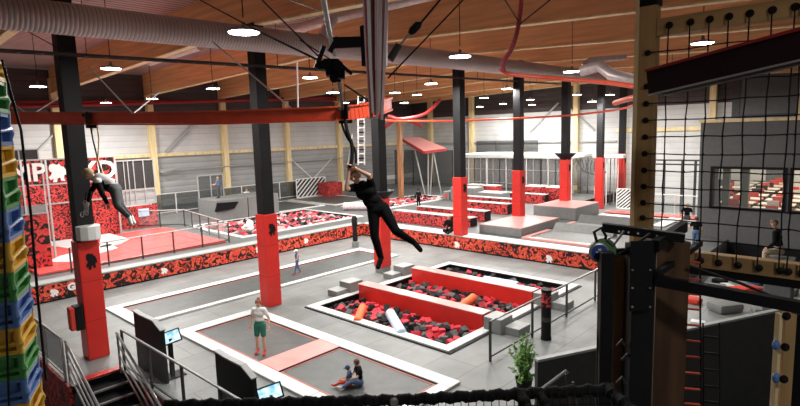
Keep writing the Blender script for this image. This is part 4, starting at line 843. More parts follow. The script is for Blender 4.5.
    hb.f = keep; hb.m = [0]*len(keep)
    if hairstyle == 'bun': hb.ball(hc+up*.12*s-f*.04*s, .05*s, 8)
    if hairstyle == 'tail': hb.tube([hc-f*.08*s+up*.04*s, hc-f*.16*s, hc-f*.17*s-up*.12*s], [.035*s, .04*s, .012*s], 8)
    hb.build('hair', hair, t, True)
    if cap:
        cb = MB(); cb.ball(hc+up*.03*s, .112*s, 12); cb.f = [fa for fa in cb.f if (sum((cb.v[i] for i in fa), Vector())/len(fa)-hc).dot(up) > .035*s]; cb.m = [0]*len(cb.f); cp = cb.build('cap', cap, t, True); cb = MB()
        cb.box(hc+up*.045*s+f*.10*s, (.14*s, .13*s, .014*s), mtx=Matrix((sd, f, up)).transposed()); cb.build('brim', cap, cp)
    eb = MB()
    for k in (-1, 1): eb.ball(hc+sd*k*.032*s+f*.080*s+up*.012*s, .011*s, 5)
    eb.build('eyes', 'black', t); MB().ball(hc+f*.087*s-up*.052*s, (.018*s, .012*s, .006*s), 5).build('mouth', 'foam_red', t)
    return t
def pose(x, y, z, h, az, stride=0, arms=(.12, .12), fwd=(0, 0), spread=.09, lean=0, sit=False, bend=0):
    # joints of a standing figure; az = heading in degrees
    s = h/1.75; c, sn = math.cos(R(az)), math.sin(R(az)); f = Vector((c, sn, 0)); r = Vector((sn, -c, 0)); o = Vector((x, y, z)); U = Vector((0, 0, 1))
    W = lambda a, b, u: o+(r*a+f*b+U*u)*s
    J = {'hL': W(-.09, 0, .93), 'hR': W(.09, 0, .93), 'neck': W(0, lean, 1.47), 'head': W(0, lean*1.15+.02, 1.635), 'sL': W(-.175, lean*.95, 1.42), 'sR': W(.175, lean*.95, 1.42),
         'kL': W(-spread, .02+stride*.5, .50), 'kR': W(spread, .03-stride*.35, .50), 'aL': W(-spread*1.1, stride, .085), 'aR': W(spread*1.1, -stride, .085+.06*abs(stride)*2)}
    J['tL'] = W(-spread*1.2, stride+.15, .035); J['tR'] = W(spread*1.2, -stride+.15, .035+.0*stride)
    for q, k, a, fw in (('L', -1, arms[0], fwd[0]), ('R', 1, arms[1], fwd[1])):
        J['e'+q] = W(k*(.175+a), lean*.9+fw*.3-.02, 1.14); J['w'+q] = W(k*(.175+a*1.1), lean*.8+fw+.05, .90+abs(fw)*.55)
    return J, s, f
# the woman on the rail
D = 8.4
J = dict(head=PD(355, 176.5, D-.02), neck=PD(360, 183.5, D), sL=PD(371.5, 185.5, D-.05), sR=PD(353.5, 187.5, D+.05), eL=PD(369, 175.5, D-.16), wL=PD(356.5, 169, D-.12), eR=PD(346.5, 189, D-.12), wR=PD(349, 171.5, D-.14),
         hL=PD(383, 208, D), hR=PD(373.5, 210.5, D), kL=PD(396, 231, D-.1), aL=PD(414, 242.5, D+.12), tL=PD(420.5, 250, D+.1), kR=PD(374.5, 236, D-.05), aR=PD(381, 258, D), tR=PD(378, 267, D-.08))
person('person in black T-shirt and black leggings hanging from the red rail', J, 1.0, (-FW-RT*.7+Vector((0, 0, .25))), hair='hair_brown', shoe='cloth_black', curl=1.5, vox=.008, root=PD(380, 262, D))
h1 = PD(351, 165, D-.14)
D2 = 9.5
J = dict(head=PD(88.5, 174, D2-.1), neck=PD(94, 179.5, D2), sL=PD(99, 178.5, D2+.15), sR=PD(98, 183.5, D2-.16), eL=PD(91, 192, D2+.14), wL=PD(88, 203, D2-.1), eR=PD(102.5, 194, D2-.2), wR=PD(107.5, 204, D2-.22),
         hL=PD(116, 188.5, D2+.09), hR=PD(115, 191, D2-.09), kL=PD(121, 206, D2-.02), aL=PD(131, 216, D2+.25), tL=PD(134, 223, D2+.22), kR=PD(117.5, 206, D2-.2), aR=PD(129, 217, D2-.02), tR=PD(131.5, 224.5, D2-.05))
t = person('person in light vest and grey trousers gliding below the rail by the first pillar', J, .86, (-RT*.30-FW*.95+Vector((0, 0, -.1))), hair='hair_blond', top='cloth_black', sleeve='long', leg='cloth_grey', shoe='cloth_white', vox=.009, root=PD(118, 220, D2))
sh = (J['sL']+J['sR'])/2; pe = (J['hL']+J['hR'])/2; upv = Vector((0, 0, .05)); blob('vest', [('t', sh.lerp(pe, .1)+upv-RT*.0, .115, sh.lerp(pe, .62)+upv, .112), ('t', J['sL']+upv*.6, .06, J['sR']+upv*.6, .06)], 'cloth_lgrey', t, .012)
# people on the trampolines
j, s, f = pose(7.15, 11.66, .022, 1.44, 212, stride=.03, arms=(.14, .10), fwd=(.05, .02), spread=.12)
person('girl in a white T-shirt and dark green shorts standing on the front trampoline', j, s, f, top='cloth_white', leg='cloth_green', trouser='short', shoe='cloth_red', hair='hair_red', hairstyle='bun', curl=.6)
j, s, f = pose(12.6, 17.5, .022, .98, 160, stride=.24, arms=(.06, .08), fwd=(.2, -.1), spread=.08)
person('toddler in a white cap, dark vest and jeans walking on the running trampoline', j, s*1.12, f, top='cloth_blue', sleeve='none', leg='jeans', shoe='cloth_red', cap='cloth_white', hair='hair_blond', vox=.008)
def sitting(x, y, z, s, az, label, **kw):
    c, sn = math.cos(R(az)), math.sin(R(az)); f = Vector((c, sn, 0)); r = Vector((sn, -c, 0)); o = Vector((x, y, z)); U = Vector((0, 0, 1)); W = lambda a, b, u: o+(r*a+f*b+U*u)*s
    J = dict(hL=W(-.09, 0, .11), hR=W(.09, 0, .11), sL=W(-.17, .03, .58), sR=W(.17, .03, .58), neck=W(0, .03, .63), head=W(0, .09, .79), kL=W(-.20, .36, .26), kR=W(.22, .34, .14), aL=W(-.12, .66, .07), aR=W(.02, .52, .07), tL=W(-.13, .78, .12), tR=W(-.08, .60, .06),
             eL=W(-.26, .16, .38), wL=W(-.12, .36, .32), eR=W(.27, .12, .36), wR=W(.14, .34, .28))
    return person(label, J, s, f, root=Vector((x, y, z)), **kw)
g0 = PZ(360, 384.5, .03); g1 = PZ(342, 388, .03); hd = math.degrees(math.atan2((g1-g0).y, (g1-g0).x))
sitting(g0.x, g0.y, .03, .66, hd, 'larger child in a dark top sitting on the nearest trampoline', top='cloth_black', leg='jeans', shoe='cloth_white', hair='hair_brown', curl=.8)
g0 = PZ(350.5, 386, .03); sitting(g0.x, g0.y, .03, .52, hd-25, 'smaller child in blue with a dark hat sitting against the other child', top='cloth_blue', leg='cloth_red', shoe='cloth_red', cap='cloth_blue', hair='hair_brown', curl=.8)
j, s, f = pose(26.3, 22.9, ZP+.002, 1.25, 250, stride=.05)
person('child all in black standing by the pit behind the graffiti blocks', j, s, f, top='cloth_black', sleeve='long', leg='cloth_black', hair='hair_brown', cap='cloth_black', vox=.014)
sitting(20.35, 15.75, ZP+.07, .95, 200, 'person in black crouching on the edge pad left of the fourth pillar', top='cloth_black', sleeve='long', leg='cloth_black', shoe='cloth_black', hair='hair_blond', vox=.013)
D = 14.5; J = dict(head=PD(774, 223.5, D), neck=PD(776, 229.5, D), sL=PD(775, 233, D-.17), sR=PD(778, 232, D+.17), eL=PD(774.5, 243, D-.22), eR=PD(777, 242, D+.22), wL=PD(767.5, 248, D-.14), wR=PD(768.5, 247, D+.08),
         hL=PD(779.5, 251.5, D-.09), hR=PD(780, 251, D+.09), kL=PD(765, 252.5, D-.12), kR=PD(766.5, 251, D+.12), aL=PD(764, 267, D-.12), aR=PD(767.5, 266, D+.12), tL=PD(759, 269, D-.12), tR=PD(763, 268, D+.14))
man = person('man in a black jacket and khaki trousers sitting sideways before the grey cafe wall', J, .95, -RT*.9-FW*.45, top='cloth_black', sleeve='long', leg='khaki', hair='hair_brown', vox=.012, root=PD(780, 256, D))
zc_ = PD(781, 256, D); o = MB().cbox((zc_.x, zc_.y, zc_.z/2-.02), (.62, .62, zc_.z-.05), .03).build('seat_block', 'cafe'); tag(o, 'tall dark grey block the man in the black jacket sits on', 'block')
j, s, f = pose(23.1, 5.72, ZP+.002, 1.32, 20, arms=(.1, .1), fwd=(.5, .1))
person('child in black top and blue jeans seen through the rope net', j, s, f, top='cloth_black', sleeve='short', leg='jeans', hair='hair_brown', vox=.012)
c = PX(704, 201, 30.0); j, s, f = pose(30.0, c.y+.75, .003, 1.55, 200, arms=(.1, .25), fwd=(.1, .3))
person('person in dark clothes standing behind the white railing near the cafe corner', j, s, f, top='cloth_black', leg='cloth_grey', hair='hair_blond', vox=.014)
c = PY(247, 200, 32.2); j, s, f = pose(c.x, 32.2, ZP+.003, 1.5, 240, arms=(.2, .1), fwd=(.3, .2), lean=.05)
person('person in white and black standing behind the lower grey block', j, s, f, top='cloth_white', sleeve='short', leg='cloth_black', hair='hair_red', vox=.014)
c = PY(214, 193, 30.2); j, s, f = pose(c.x+.3, 30.2, PY(214, 201, 29.2).z+.012, 1.3, 120, arms=(.1, .1), fwd=(.4, .4))
person('child in blue climbing on top of the large grey block at the left', j, s, f, top='jeans', sleeve='short', leg='cloth_grey', hair='hair_blond', vox=.014)
# ================================================================== RAILS, HOISTS AND CABLES
def curve(pts, n=8):
    pts = [Vector(p) for p in pts]; out = []
    for i in range(len(pts)-1):
        a, b, c, d = pts[max(i-1, 0)], pts[i], pts[i+1], pts[min(i+2, len(pts)-1)]
        for k in range(n): t = k/n; out.append(.5*((2*b)+(c-a)*t+(2*a-5*b+4*c-d)*t*t+(3*b-a-3*c+d)*t**3))
    return out+[pts[-1]]
t = thing('zip_rail', 'bright red overhead rail that the two gliding people hang from', 'rail', PD(0, 118, 10))
rp = curve([PD(-120, 123, 10.5), PD(0, 118.5, 10), PD(90, 118.5, 9.5), PD(200, 118, 8.9), PD(300, 115, 8.5), PD(345, 113, 8.4), PD(372, 109, 8.7), PD(388, 104, 9.5)])
q = MB()
for a, c in zip(rp, rp[1:]): q.bar(a, c+(c-a)*.02, .13, .17)
q.build('rail_beam', 'rail_red', t)
q = MB()
for a, c in zip(rp, rp[1:]): q.bar(a-Vector((0, 0, .1)), c-Vector((0, 0, .1)), .18, .025); q.bar(a+Vector((0, 0, .1)), c+Vector((0, 0, .1)), .18, .025)
q.build('flange', 'rail_red', t)
def rail(lab, pts, r, m='rail_red', name='zip_rail'):
    tag(MB().tube(curve(pts), r, 10).build(name, m, smooth=True), lab, 'rail')
rail('thin far red rail crossing before the back wall from the fourth pillar to the right', [PD(384, 120, 25), PD(395, 121, 25), PD(412, 121, 25), PD(440, 121, 26), PD(480, 120, 27), PD(560, 116, 27), PD(600, 112, 26), PD(625, 108, 24), PD(638, 103, 22)], .05)
rail('pale to red overhead rail sweeping in below the duct to the wooden post', [PD(500, 69, 11), PD(510, 74, 11), PD(540, 77, 10.4), (PD(575, 80, 9.8)), PD(610, 83, 9), PD(645, 88, 8.2)], .04)
rail('short red rail tubes crossing left of the wooden post', [PD(615, 103, 12), PD(628, 99, 11), PD(645, 95, 10)], .06); rail('dark red curved rail behind the hanging straps', [PD(388, 116, 30), PD(402, 119, 30), PD(425, 114, 31), PD(440, 100, 32)], .10, 'red_deep')
rail('dark maroon beam along the left wall above the red rail', [PY(0, 107, 35.9), PY(360, 97, 35.9)], .12, 'red_deep', 'wall_beam'); rail('second maroon pipe along the left wall, pale lit', [PY(0, 102, 35.9), PY(360, 100, 35.9)], .07, 'red_deep', 'wall_pipe')
tag(MB().tube(curve([PD(522, -8, 11), PD(519, 22, 11), PD(512, 48, 11), PD(503, 62, 11), PD(504, 72, 11)]), .045, 8).build('hanging_hose', 'strap_dark', smooth=True), 'dark red cord curving down from the roof onto the pale end of the rail', 'rope')
def carriage(p, lab, s=1):
    t = thing('rail_trolley', lab, 'trolley', p-Vector((0, 0, .12*s))); u = RT
    MB().cbox(p-Vector((0, 0, .12*s)), (.16*s, .16*s, .10*s), .02).bar(p+FW*-.11*s-Vector((0, 0, .12*s)), p-FW*.11*s+Vector((0, 0, .10*s)), .16*s, .02).build('body', 'black', t)
    for k in (-1, 1): MB().lathe([(.028*s, -.015), (.036*s, 0), (.028*s, .015)], p-FW*.12*s+u*.06*k*s+Vector((0, 0, .04)), 12, axis=FW).build('wheel', 'steel_dark', t)
    MB().tube([p-Vector((0, 0, .15*s)), p-Vector((0, 0, .26*s))], .015*s, 8).build('hook', 'wood', t); return t
carriage(PD(345, 112.5, 8.4), 'black trolley on the red rail above the woman hanging in the middle'); carriage(PD(91, 118.5, 9.5), 'black trolley on the red rail above the person gliding at left')
def cable(lab, pts, r, m='black', name='cable', n=6): return tag(MB().tube([Vector(p) for p in pts], r, n).build(name, m, smooth=True), lab, 'cable' if name == 'cable' else 'rope')
cable('thick dark rope from the middle trolley down to the woman\'s hands', curve([PD(345, 117, 8.38), PD(347, 130, 8.3), PD(352, 145, 8.28), PD(352, 158, 8.25), PD(350, 168, 8.24)]), .028, 'rope', 'rope'); cable('second dark rope, the loose one left of the woman\'s grip', curve([PD(343, 117, 8.38), PD(342, 124, 8.35), PD(347, 137, 8.3), PD(355, 150, 8.28), PD(356, 163, 8.24)]), .018, 'rope', 'rope')
cable('pale strap beside the dark ropes at the woman\'s hands', [PD(352, 134, 8.3), PD(350, 150, 8.28), PD(347, 168, 8.26)], .014, 'white', 'strap')
cable('chain from the left trolley to the gliding person\'s back, left strand', [PD(90, 124, 9.5), PD(93, 140, 9.5), PD(98, 160, 9.5), PD(103, 182, 9.5)], .013, 'rope', 'rope'); cable('chain from the left trolley to the gliding person\'s back, right strand', [PD(97, 124, 9.5), PD(99, 140, 9.5), PD(98, 160, 9.5), PD(107, 184, 9.5)], .013, 'wood', 'rope')
t = thing('karabiner_cluster', 'cluster of metal clips hanging below the gliding person in front of the pillar', 'clips', PD(86, 216, D2-.2)); q = MB(); rr = random.Random(5)
for k in range(7):
    c = PD(84+rr.uniform(-2, 3), 203+k*1.9, D2-.22); pts = [c+RT*.03*math.cos(a*math.pi/5)+DN*.045*math.sin(a*math.pi/5) for a in range(11)]; q.tube(pts, .008, 5, cap=False)
q.build('clips', 'steel', t); MB().tube([PD(86, 192, D2-.2), PD(85, 203, D2-.22)], .01, 6).build('lanyard', 'black', t)
def ld(x0, y0, D0, x1, y1, D1, r, lab, m='black'): cable(lab, [PD(x0, y0, D0), PD(x1, y1, D1)], r*.7, m)
ld(16, 25, 12, 62, 50, 12, .015, 'thin dark wire at upper left, left of the first pillar'); ld(88, 66, 10, 132, 113, 8.9, .018, 'pale tie rod from the first pillar down to the red rail', 'steel'); ld(160, 92, 12, 134, 113, 8.9, .018, 'short pale tie rod meeting the red rail right of the first pillar', 'steel')
ld(213, 42, 9, 298, 114, 8.5, .018, 'pale tie rod slanting across the second pillar to the red rail', 'steel'); ld(297, 62, 8.6, 298, 112, 8.5, .02, 'upright white rod holding the red rail', 'white'); ld(5, 97, 11, 30, 116, 10, .015, 'pale tie rod at the far left above the red rail', 'steel'); ld(58, 98, 11, 30, 116, 10, .015, 'second pale tie rod at the far left above the red rail', 'steel')
ld(200, 0, 7, 262, 33, 6, .012, 'thin dark wire from the roof to the hoist, upper one'); ld(262, 33, 6, 322, 62, 5, .016, 'dark wire ending at the black hoist'); ld(262, 0, 6, 318, 56, 5, .012, 'thin dark wire to the black hoist, steepest one'); ld(290, 0, 7, 318, 10, 6, .01, 'thin wire at top centre-left')
ld(440, 0, 4.2, 420, 24, 4, .012, 'dark cable above the turnbuckle'); ld(410, 33, 4, 396, 50, 3.9, .012, 'pale rod below the turnbuckle', 'steel'); ld(463, 0, 5, 388, 78, 5, .012, 'long dark cable slanting right of the straps'); ld(505, 0, 10, 519, 22, 11, .02, 'dark wire joining the dark red cord from the left'); ld(555, -4, 10, 520, 24, 11, .02, 'dark wire joining the dark red cord from the right'); ld(347, 70, 5, 300, 40, 5.2, .010, 'dark wire passing behind the hoist'); ld(345, 85, 5, 372, 103, 4.6, .012, 'dark wire below the hoist towards the straps')
t = thing('turnbuckle', 'dark turnbuckle on the cable right of the hanging straps', 'turnbuckle', PD(415, 28, 4)); MB().tube([PD(421, 23, 4), PD(418, 25, 4), PD(412, 31, 4), PD(409, 34, 4)], [.012, .03, .03, .012], 8).build('barrel', 'black', t, True); MB().tube([PD(399, 45, 3.9), PD(390, 60, 3.9)], .028, 8).build('sleeve', 'steel_dark', t, True)
# black hoist
D = 5.0; t = thing('hoist', 'black pulley hoist hanging by a pale pole beside the straps', 'hoist', PD(333, 88, D))
fr = Matrix((RT, FW, -DN)).transposed()
MB().cbox(PD(333, 68, D), (.13, .10, .16), .02, mtx=fr).cbox(PD(323, 66, D), (.10, .08, .08), .015, mtx=fr).cbox(PD(340, 74, D), (.10, .07, .09), .015, mtx=fr).build('gearbox', 'black', t)
MB().bar(PD(333, 43, D), PD(362, 42, D+.2), .05, .10).bar(PD(338, 38, D), PD(330, 52, D), .05, .05).build('arm', 'black', t); MB().bar(PD(324, 46, D-.02), PD(316, 68, D-.02), .03, .04).bar(PD(336, 60, D-.05), PD(352, 74, D-.05), .03, .03).build('lever', 'black', t)
for x, y, r in ((326, 64, .045), (338, 66, .05), (334, 78, .04)): MB().lathe([(r*.8, -.03), (r, -.02), (r*.7, 0), (r, .02), (r*.8, .03)], PD(x, y, D-.08), 16, axis=FW).build('pulley', 'black', t, True)
tag(MB().tube([PD(322, -8, D), PD(328, 25, D), PD(335, 56, D)], [.028, .024, .02], 10).build('pole', 'white', smooth=True), 'pale thin pole running up from the black hoist', 'pole'); cable('black strap from the hoist down to the middle trolley', [PD(339, 80, D+.1), PD(341, 95, 6.5), PD(343, 110, 8.35)], .022, 'black', 'strap')
# bundle of hanging straps
D = 3.4; t = thing('strap_bundle', 'thick bundle of long pink, white and dark hanging straps', 'strap', PD(377, 118, D)); rr = random.Random(8); ms = ['strap_pink', 'strap_dark', 'white', 'strap_pink', 'foam_grey', 'red_deep', 'strap_pink', 'white', 'strap_pink', 'strap_dark', 'foam_grey', 'strap_pink']
for k, m in enumerate(ms):
    f0 = k/(len(ms)-1); x0 = 363.5+23.5*f0; x1 = 371+11*f0; dd = rr.uniform(-.03, .03); q = MB(); a = PD(x0, -12, D+dd); c = PD(x0*.45+x1*.55, 70, D+dd); e = PD(x1, 118+rr.uniform(-7, 2), D+dd)
    q.bar(a, c, .004, .022, up=FW) if 0 else q.bar(a, c, .020, .005, up=FW); q.bar(c, e, .016, .005, up=FW); q.build('strap', m, t)
cable('thin pale cord along the left edge of the strap bundle', [PD(366, -8, 3.5), PD(367, 62, 3.5)], .012, 'steel', 'rope'); cable('pale cord with metal end along the right edge of the strap bundle', [PD(387, -8, 3.5), PD(386, 66, 3.5)], .010, 'steel', 'rope')
tag(MB().bar(PD(363, 26, 3.55), PD(365, 66, 3.55), .03, .03).build('clamp_bar', 'black'), 'black clamp bar left of the strap bundle', 'clamp')
t = thing('rope_ladder', 'white rope ladder hanging behind the woman\'s ropes', 'ladder', PD(362, 165, 20)); 
for x in (358.5, 364.5): MB().tube([PD(x, 96, 20), PD(x, 165, 20)], .03, 6).build('side_rope', 'white', t)
for k in range(16): y = 98+k*4.3; MB().tube([PD(358.5, y, 20), PD(364.5, y, 20)], .03, 6).build('rung', 'white' if k % 2 else 'rope', t)
# ================================================================== CLIMBING TUBE AT LEFT
K = PD(10, 270, 4.5); K.z = 0; Ee = PD(25, 270, 4.92); Ee.z = 0; ed = Ee-K; pl_ = Vector((-ed.y, ed.x, 0)); RR = .285
if pl_.dot(RT) > 0: pl_ = -pl_
ax = K+(ed+pl_)/2
def tz(y): p = PD(8, y, 4.5); return p.z
ys = [58, 80, 112.5, 146, 178, 210, 241.5, 272.5, 302, 330, 358, 384.5, 411]; cols = ['p_yellow', 'p_green', 'p_blue']; nm = {'p_yellow': 'yellow', 'p_green': 'green', 'p_blue': 'blue'}
t = thing('climbing_tube', 'tall plastic climbing tube of yellow, green and blue rings at the left edge', 'climbing tube', (ax.x, ax.y, -2.6))
zs = [tz(y) for y in ys]
while zs[-1] > -2.55: zs.append(max(-2.6, zs[-1]-.272))
for i in range(len(zs)-1):
    z1, z0 = zs[i], zs[i+1]; h = z1-z0; m = cols[i % 3]; n = 8
    U = Vector((0, 0, 1)); b = MB(); cs = [K, Ee, Ee+pl_, K+pl_]
    for k in range(4):
        c0, c1 = cs[k], cs[(k+1) % 4]; out = (c0+c1)/2-ax; out.z = 0; out.normalize(); d = (c1-c0).normalized(); L = (c1-c0).length
        b.tube([c0+U*(z0+.002), c0+U*(z0+h*.22), c0+U*(z0+h*.4)+(c0-ax).normalized()*.012, c0+U*(z0+h*.62), c0+U*(z1-.002)], [.030, .026, .036, .024, .030], 10)
        b.bar(c0+U*(z0+.02), c1+U*(z0+.02), .045, .035); b.bar(c0+U*(z1-.016), c1+U*(z1-.016), .035, .028)
        ins = -out*.035; b.add([c0+ins+U*z0, c1+ins+U*z0, c1+ins+U*z1, c0+ins+U*z1, c0+ins*1.5+U*z0, c1+ins*1.5+U*z0, c1+ins*1.5+U*z1, c0+ins*1.5+U*z1], [(0, 1, 2, 3), (7, 6, 5, 4), (0, 4, 5, 1), (2, 6, 7, 3)])
        zA, zB = (.40, .52) if k == 0 else (.22, .40) if k == 3 else (.40, .40)
        b.tube([c0.lerp(c1, u)+out*.006*(1+.6*math.sin(u*3.14))+U*(z0+h*(zA*(1-u)+zB*u)) for u in (0, .2, .4, .6, .8, 1)], [.030, .019, .016, .016, .018, .028], 8)
    pt = b.build('ring', m, t, True); pt['label'] = f'{nm[m]} plastic ring of the climbing tube'
cable('thin dark cable running down beside the climbing tube', [PD(2, 60, 4.2), PD(21, 130, 4.1), PD(31, 215, 4.1), PD(38, 300, 4.1), PD(46, 380, 4.2)], .010, 'black'); cable('second dark cable down the face of the climbing tube', [PD(-3, 60, 3.9), PD(4, 250, 3.9), PD(9, 406, 4)], .008, 'black')
# ================================================================== NET RAIL AT THE BOTTOM EDGE
t = thing('net_rail', 'black padded rail wrapped with net cord along the bottom edge of the view', 'rail', PD(400, 406, 3.6))
def wrapped(q, a, c, r, step=.055):
    a = Vector(a); c = Vector(c); L = (c-a).length; n = int(L/step); pts = []; rs = []
    for k in range(n*4+1): pts.append(a.lerp(c, k/(n*4))+Vector((0, 0, .006*math.sin(k*.7)))); rs.append(r*(1+.16*(1 if k % 4 == 0 else -.2 if k % 4 == 2 else 0)))
    q.tube(pts, rs, 10)
q = MB(); wrapped(q, PD(166, 406, 3.5), PD(400, 400, 3.6), .036); wrapped(q, PD(400, 400, 3.6), PD(612, 389, 3.7), .036); q.build('padded_bar', 'black_soft', t, True)
q = MB(); wrapped(q, PD(606, 389, 3.7), PD(650, 425, 3.3), .04); q.build('corner_bar', 'black_soft', t, True); q = MB(); wrapped(q, PD(520, 396, 3.62), PD(538, 425, 3.4), .04); wrapped(q, PD(541, 396, 3.62), PD(556, 425, 3.4), .032); q.build('stay', 'black_soft', t, True)
q = MB()
for k in range(60): x = 172+k*7.6; y = 406-(x-166)*.037; q.tube([PD(x, y, 3.6), PD(x+1, 428, 3.55)], .0035, 4)
for k in range(3): q.tube([PD(172, 410+k*7, 3.6), PD(620, 396+k*7, 3.68)], .0035, 4)
q.build('net', 'rope', t); MB().lathe([(.02, -.02), (.03, 0), (.02, .02)], PD(394, 402, 3.52), 12, axis=FW).build('bolt', 'steel', t, True)
# ================================================================== TIMBER FRAME WITH ROPE NET
XN = 5.5; yp = PX(647, 120, XN).y
t = thing('net_gantry', 'pale timber frame of post and two beams carrying the black rope net', 'gantry', (XN, yp, 4.1))
MB().cbox((XN, yp, 2.075), (.13, .15, 9.35), .006).build('post', 'timber', t); MB().lim((XN-.09, yp+.075, 3.9), (XN+.05, yp+.105, 6.9)).build('batten', 'wood', t); MB().lim((XN-.07, yp-.085, 6.62), (XN+.07, yp+.09, 6.95)).build('post_cap', 'black', t)
zt_, zb_ = PX(700, 22, XN).z, PX(700, 259, XN).z
MB().cbox((XN+.0, (yp-.07-3)/2, zt_), (.12, 3+yp-.07-.02, .155), .006).build('top_beam', 'timber_y', t); MB().cbox((XN, (yp-.35-3)/2, zb_), (.12, 3+yp-.37, .135), .006).build('bottom_beam', 'timber_y', t)
MB().lim((XN-.05, -3, zb_-.14), (XN+.05, yp-.2, zb_-.07)).build('steel_channel', 'black', t)
vx = [668, 688.5, 707, 725.5, 745.5, 767, 789, 797, 811, 833]; vy = [PX(x, 130, XN).y for x in vx]; hz = [PX(647, y, XN).z for y in (54, 87, 104, 120.5, 137, 153.5, 170, 186, 202, 217, 233)]
for y in vy:
    MB().lathe([(.032, 0), (.032, .01), (.018, .02), (.014, .03)], (XN-.063, y, zt_+.0), 12, axis=(-1, 0, 0)).build('bolt', 'black', t, True); MB().lathe([(.032, 0), (.032, .01), (.018, .02), (.014, .03)], (XN-.063, y-.01, zb_), 12, axis=(-1, 0, 0)).build('bolt', 'black', t, True)
for z in hz[:-1]: MB().lathe([(.028, 0), (.028, .01), (.018, .02), (.014, .03)], (XN-.067, yp-.01, z), 12, axis=(-1, 0, 0)).build('bolt', 'black', t, True)
t = thing('rope_net', 'black climbing rope net stretched in the pale timber frame', 'net', (XN-.09, yp-1, zb_))
rr = random.Random(3)
for y in vy:
    pts = [Vector((XN-.09, y, zb_))]+[Vector((XN-.09+rr.uniform(-.008, .008), y+rr.uniform(-.007, .007), z)) for z in sorted(hz[1:])]+[Vector((XN-.09, y, zt_))]; MB().tube(pts, .006, 6).build('upright_rope', 'rope', t)
for z in hz:
    pts = [Vector((XN-.09, yp, z))]+[Vector((XN-.09+rr.uniform(-.008, .008), y, z+rr.uniform(-.008, .008))) for y in vy]; MB().tube(pts, .006, 6).build('level_rope', 'rope', t)
q = MB()
for y in vy:
    for z in hz: q.ball((XN-.09, y, z), .010, 4)
q.build('knots', 'rope', t)['kind'] = 'stuff'
# ------------------------------------------------ dark red box beam crossing the frame
a, c = PD(655, 83.5, 4.15), PD(900, 23, 2.95); t = thing('box_beam', 'big black and dark red box beam slanting across the upper right', 'beam', a)
dr = (c-a).normalized(); sd_ = dr.cross(Vector((0, 0, 1))).normalized(); u_ = sd_.cross(dr)
MB().bar(a, c, .20, .17).build('body', 'maroon_black', t); MB().bar(a+u_*.094, c+u_*.094, .23, .02).build('top_sheet', 'red_deep', t)
MB().bar(a-u_*.09-sd_*.10, c-u_*.09-sd_*.10, .012, .012).bar(a-u_*.09+sd_*.10, c-u_*.09+sd_*.10, .012, .012).build('edge_strip', 'steel', t); MB().bar(a+dr*.20-sd_*.104, a+dr*.21-sd_*.104, .004, .16).build('joint', 'steel_dark', t)
# ------------------------------------------------ brown timber tower below
t = thing('timber_tower', 'dark brown timber tower with black bolted steel plates at lower right', 'tower', PD(645, 406, 4.3)); z_lo = 3.0
def vpost(x0, x1, yt, D, m, name, depth=.16, zlo=-2.6):
    a = PD(x0, yt, D); c = PD(x1, yt, D); mid = (a+c)/2; w = (c-a).length; az = math.atan2((c-a).y, (c-a).x)
    return MB().cbox((mid.x, mid.y, (a.z+zlo)/2), (w, depth, a.z-zlo), .006, az).build(name, m, t)
vpost(651, 683, 240, 4.55, 'timber_dark', 'wide_post', .25); vpost(629, 652, 244, 4.3, 'column', 'plated_post', .16); vpost(612, 630, 254, 4.45, 'timber_brown', 'side_board', .05); vpost(600, 613, 252, 4.15, 'black', 'black_post', .08)
a = PD(641, 276, 4.2); w = PD(652.5, 276, 4.2)-PD(629.5, 276, 4.2); az = math.atan2(w.y, w.x); pl = MB().cbox(a, (w.length, .012, .56), .003, az).build('steel_plate', 'black', t)
for x in (632.5, 650):
    for y in (248, 270, 288, 307): MB().ball(PD(x, y, 4.18), .009, 5).build('bolt', 'steel', pl)
for (x, y) in ((622, 343), (622, 380), (627, 357)): MB().tube([PD(x-5, y+3, 4.38), PD(x, y-3, 4.36), PD(x+4, y+4, 4.38)], .012, 6).build('eye_bolt', 'steel_dark', t, True)
p0, p1 = PD(602, 227, 4.5), PD(684, 238, 4.3); pb = MB().bar(p0, p1, .08, .07).build('cross_plate', 'black', t)
for k in range(6): MB().ball(PD(619+k*9.5, 231.5+k*1.1, 4.33), .008, 5).build('bolt', 'white', pb)
MB().bar(PD(684, 226, 4.7), PD(655, 246, 4.2), .06, .09).bar(PD(700, 243, 5.0), PD(655, 275, 4.2), .05, .05).bar(PD(680, 248, 4.6), PD(612, 252, 4.3), .04, .05).build('brace', 'black', t)
t = thing('lower_beam', 'thick black beam running to the right below the pale timber beam', 'beam', PD(655, 279, 4.2))
MB().bar(PD(655, 280, 4.25), PD(860, 318, 3.6), .08, .08).build('body', 'black', t); MB().tube([PD(690, 266, 4.4), PD(740, 283, 4.3), PD(805, 310, 4.1)], .012, 6).build('stay_cable', 'black', t)
t = thing('end_post', 'pale timber post with bolts and blue climbing holds at the right edge', 'post', PD(785, 406, 4.6)*1.0)
def vp2(x0, x1, yt, D, m, name, depth): a = PD(x0, yt, D); c = PD(x1, yt, D); mid = (a+c)/2; w = (c-a).length; az = math.atan2((c-a).y, (c-a).x); return MB().cbox((mid.x, mid.y, (a.z-2.6)/2), (w, depth, a.z+2.6), .005, az).build(name, m, t)
vp2(782, 793, 313, 4.6, 'timber', 'board', .1); vp2(777.5, 781, 313, 4.55, 'wood', 'batten', .06)
for y in (316, 347, 379): MB().lathe([(.035, 0), (.035, .012), (.02, .03)], PD(786-(y-316)*.04, y, 4.52), 12, axis=-FW).build('bolt', 'black', t, True)
for y in (345, 378): MB().ball(PD(776, y, 4.55), (.035, .03, .045), 8).build('climbing_hold', 'p_blue', t, True)
MB().cbox(PD(796, 372, 4.7), (.22, .12, 1.1), .01).build('dark_panel', 'black', t)
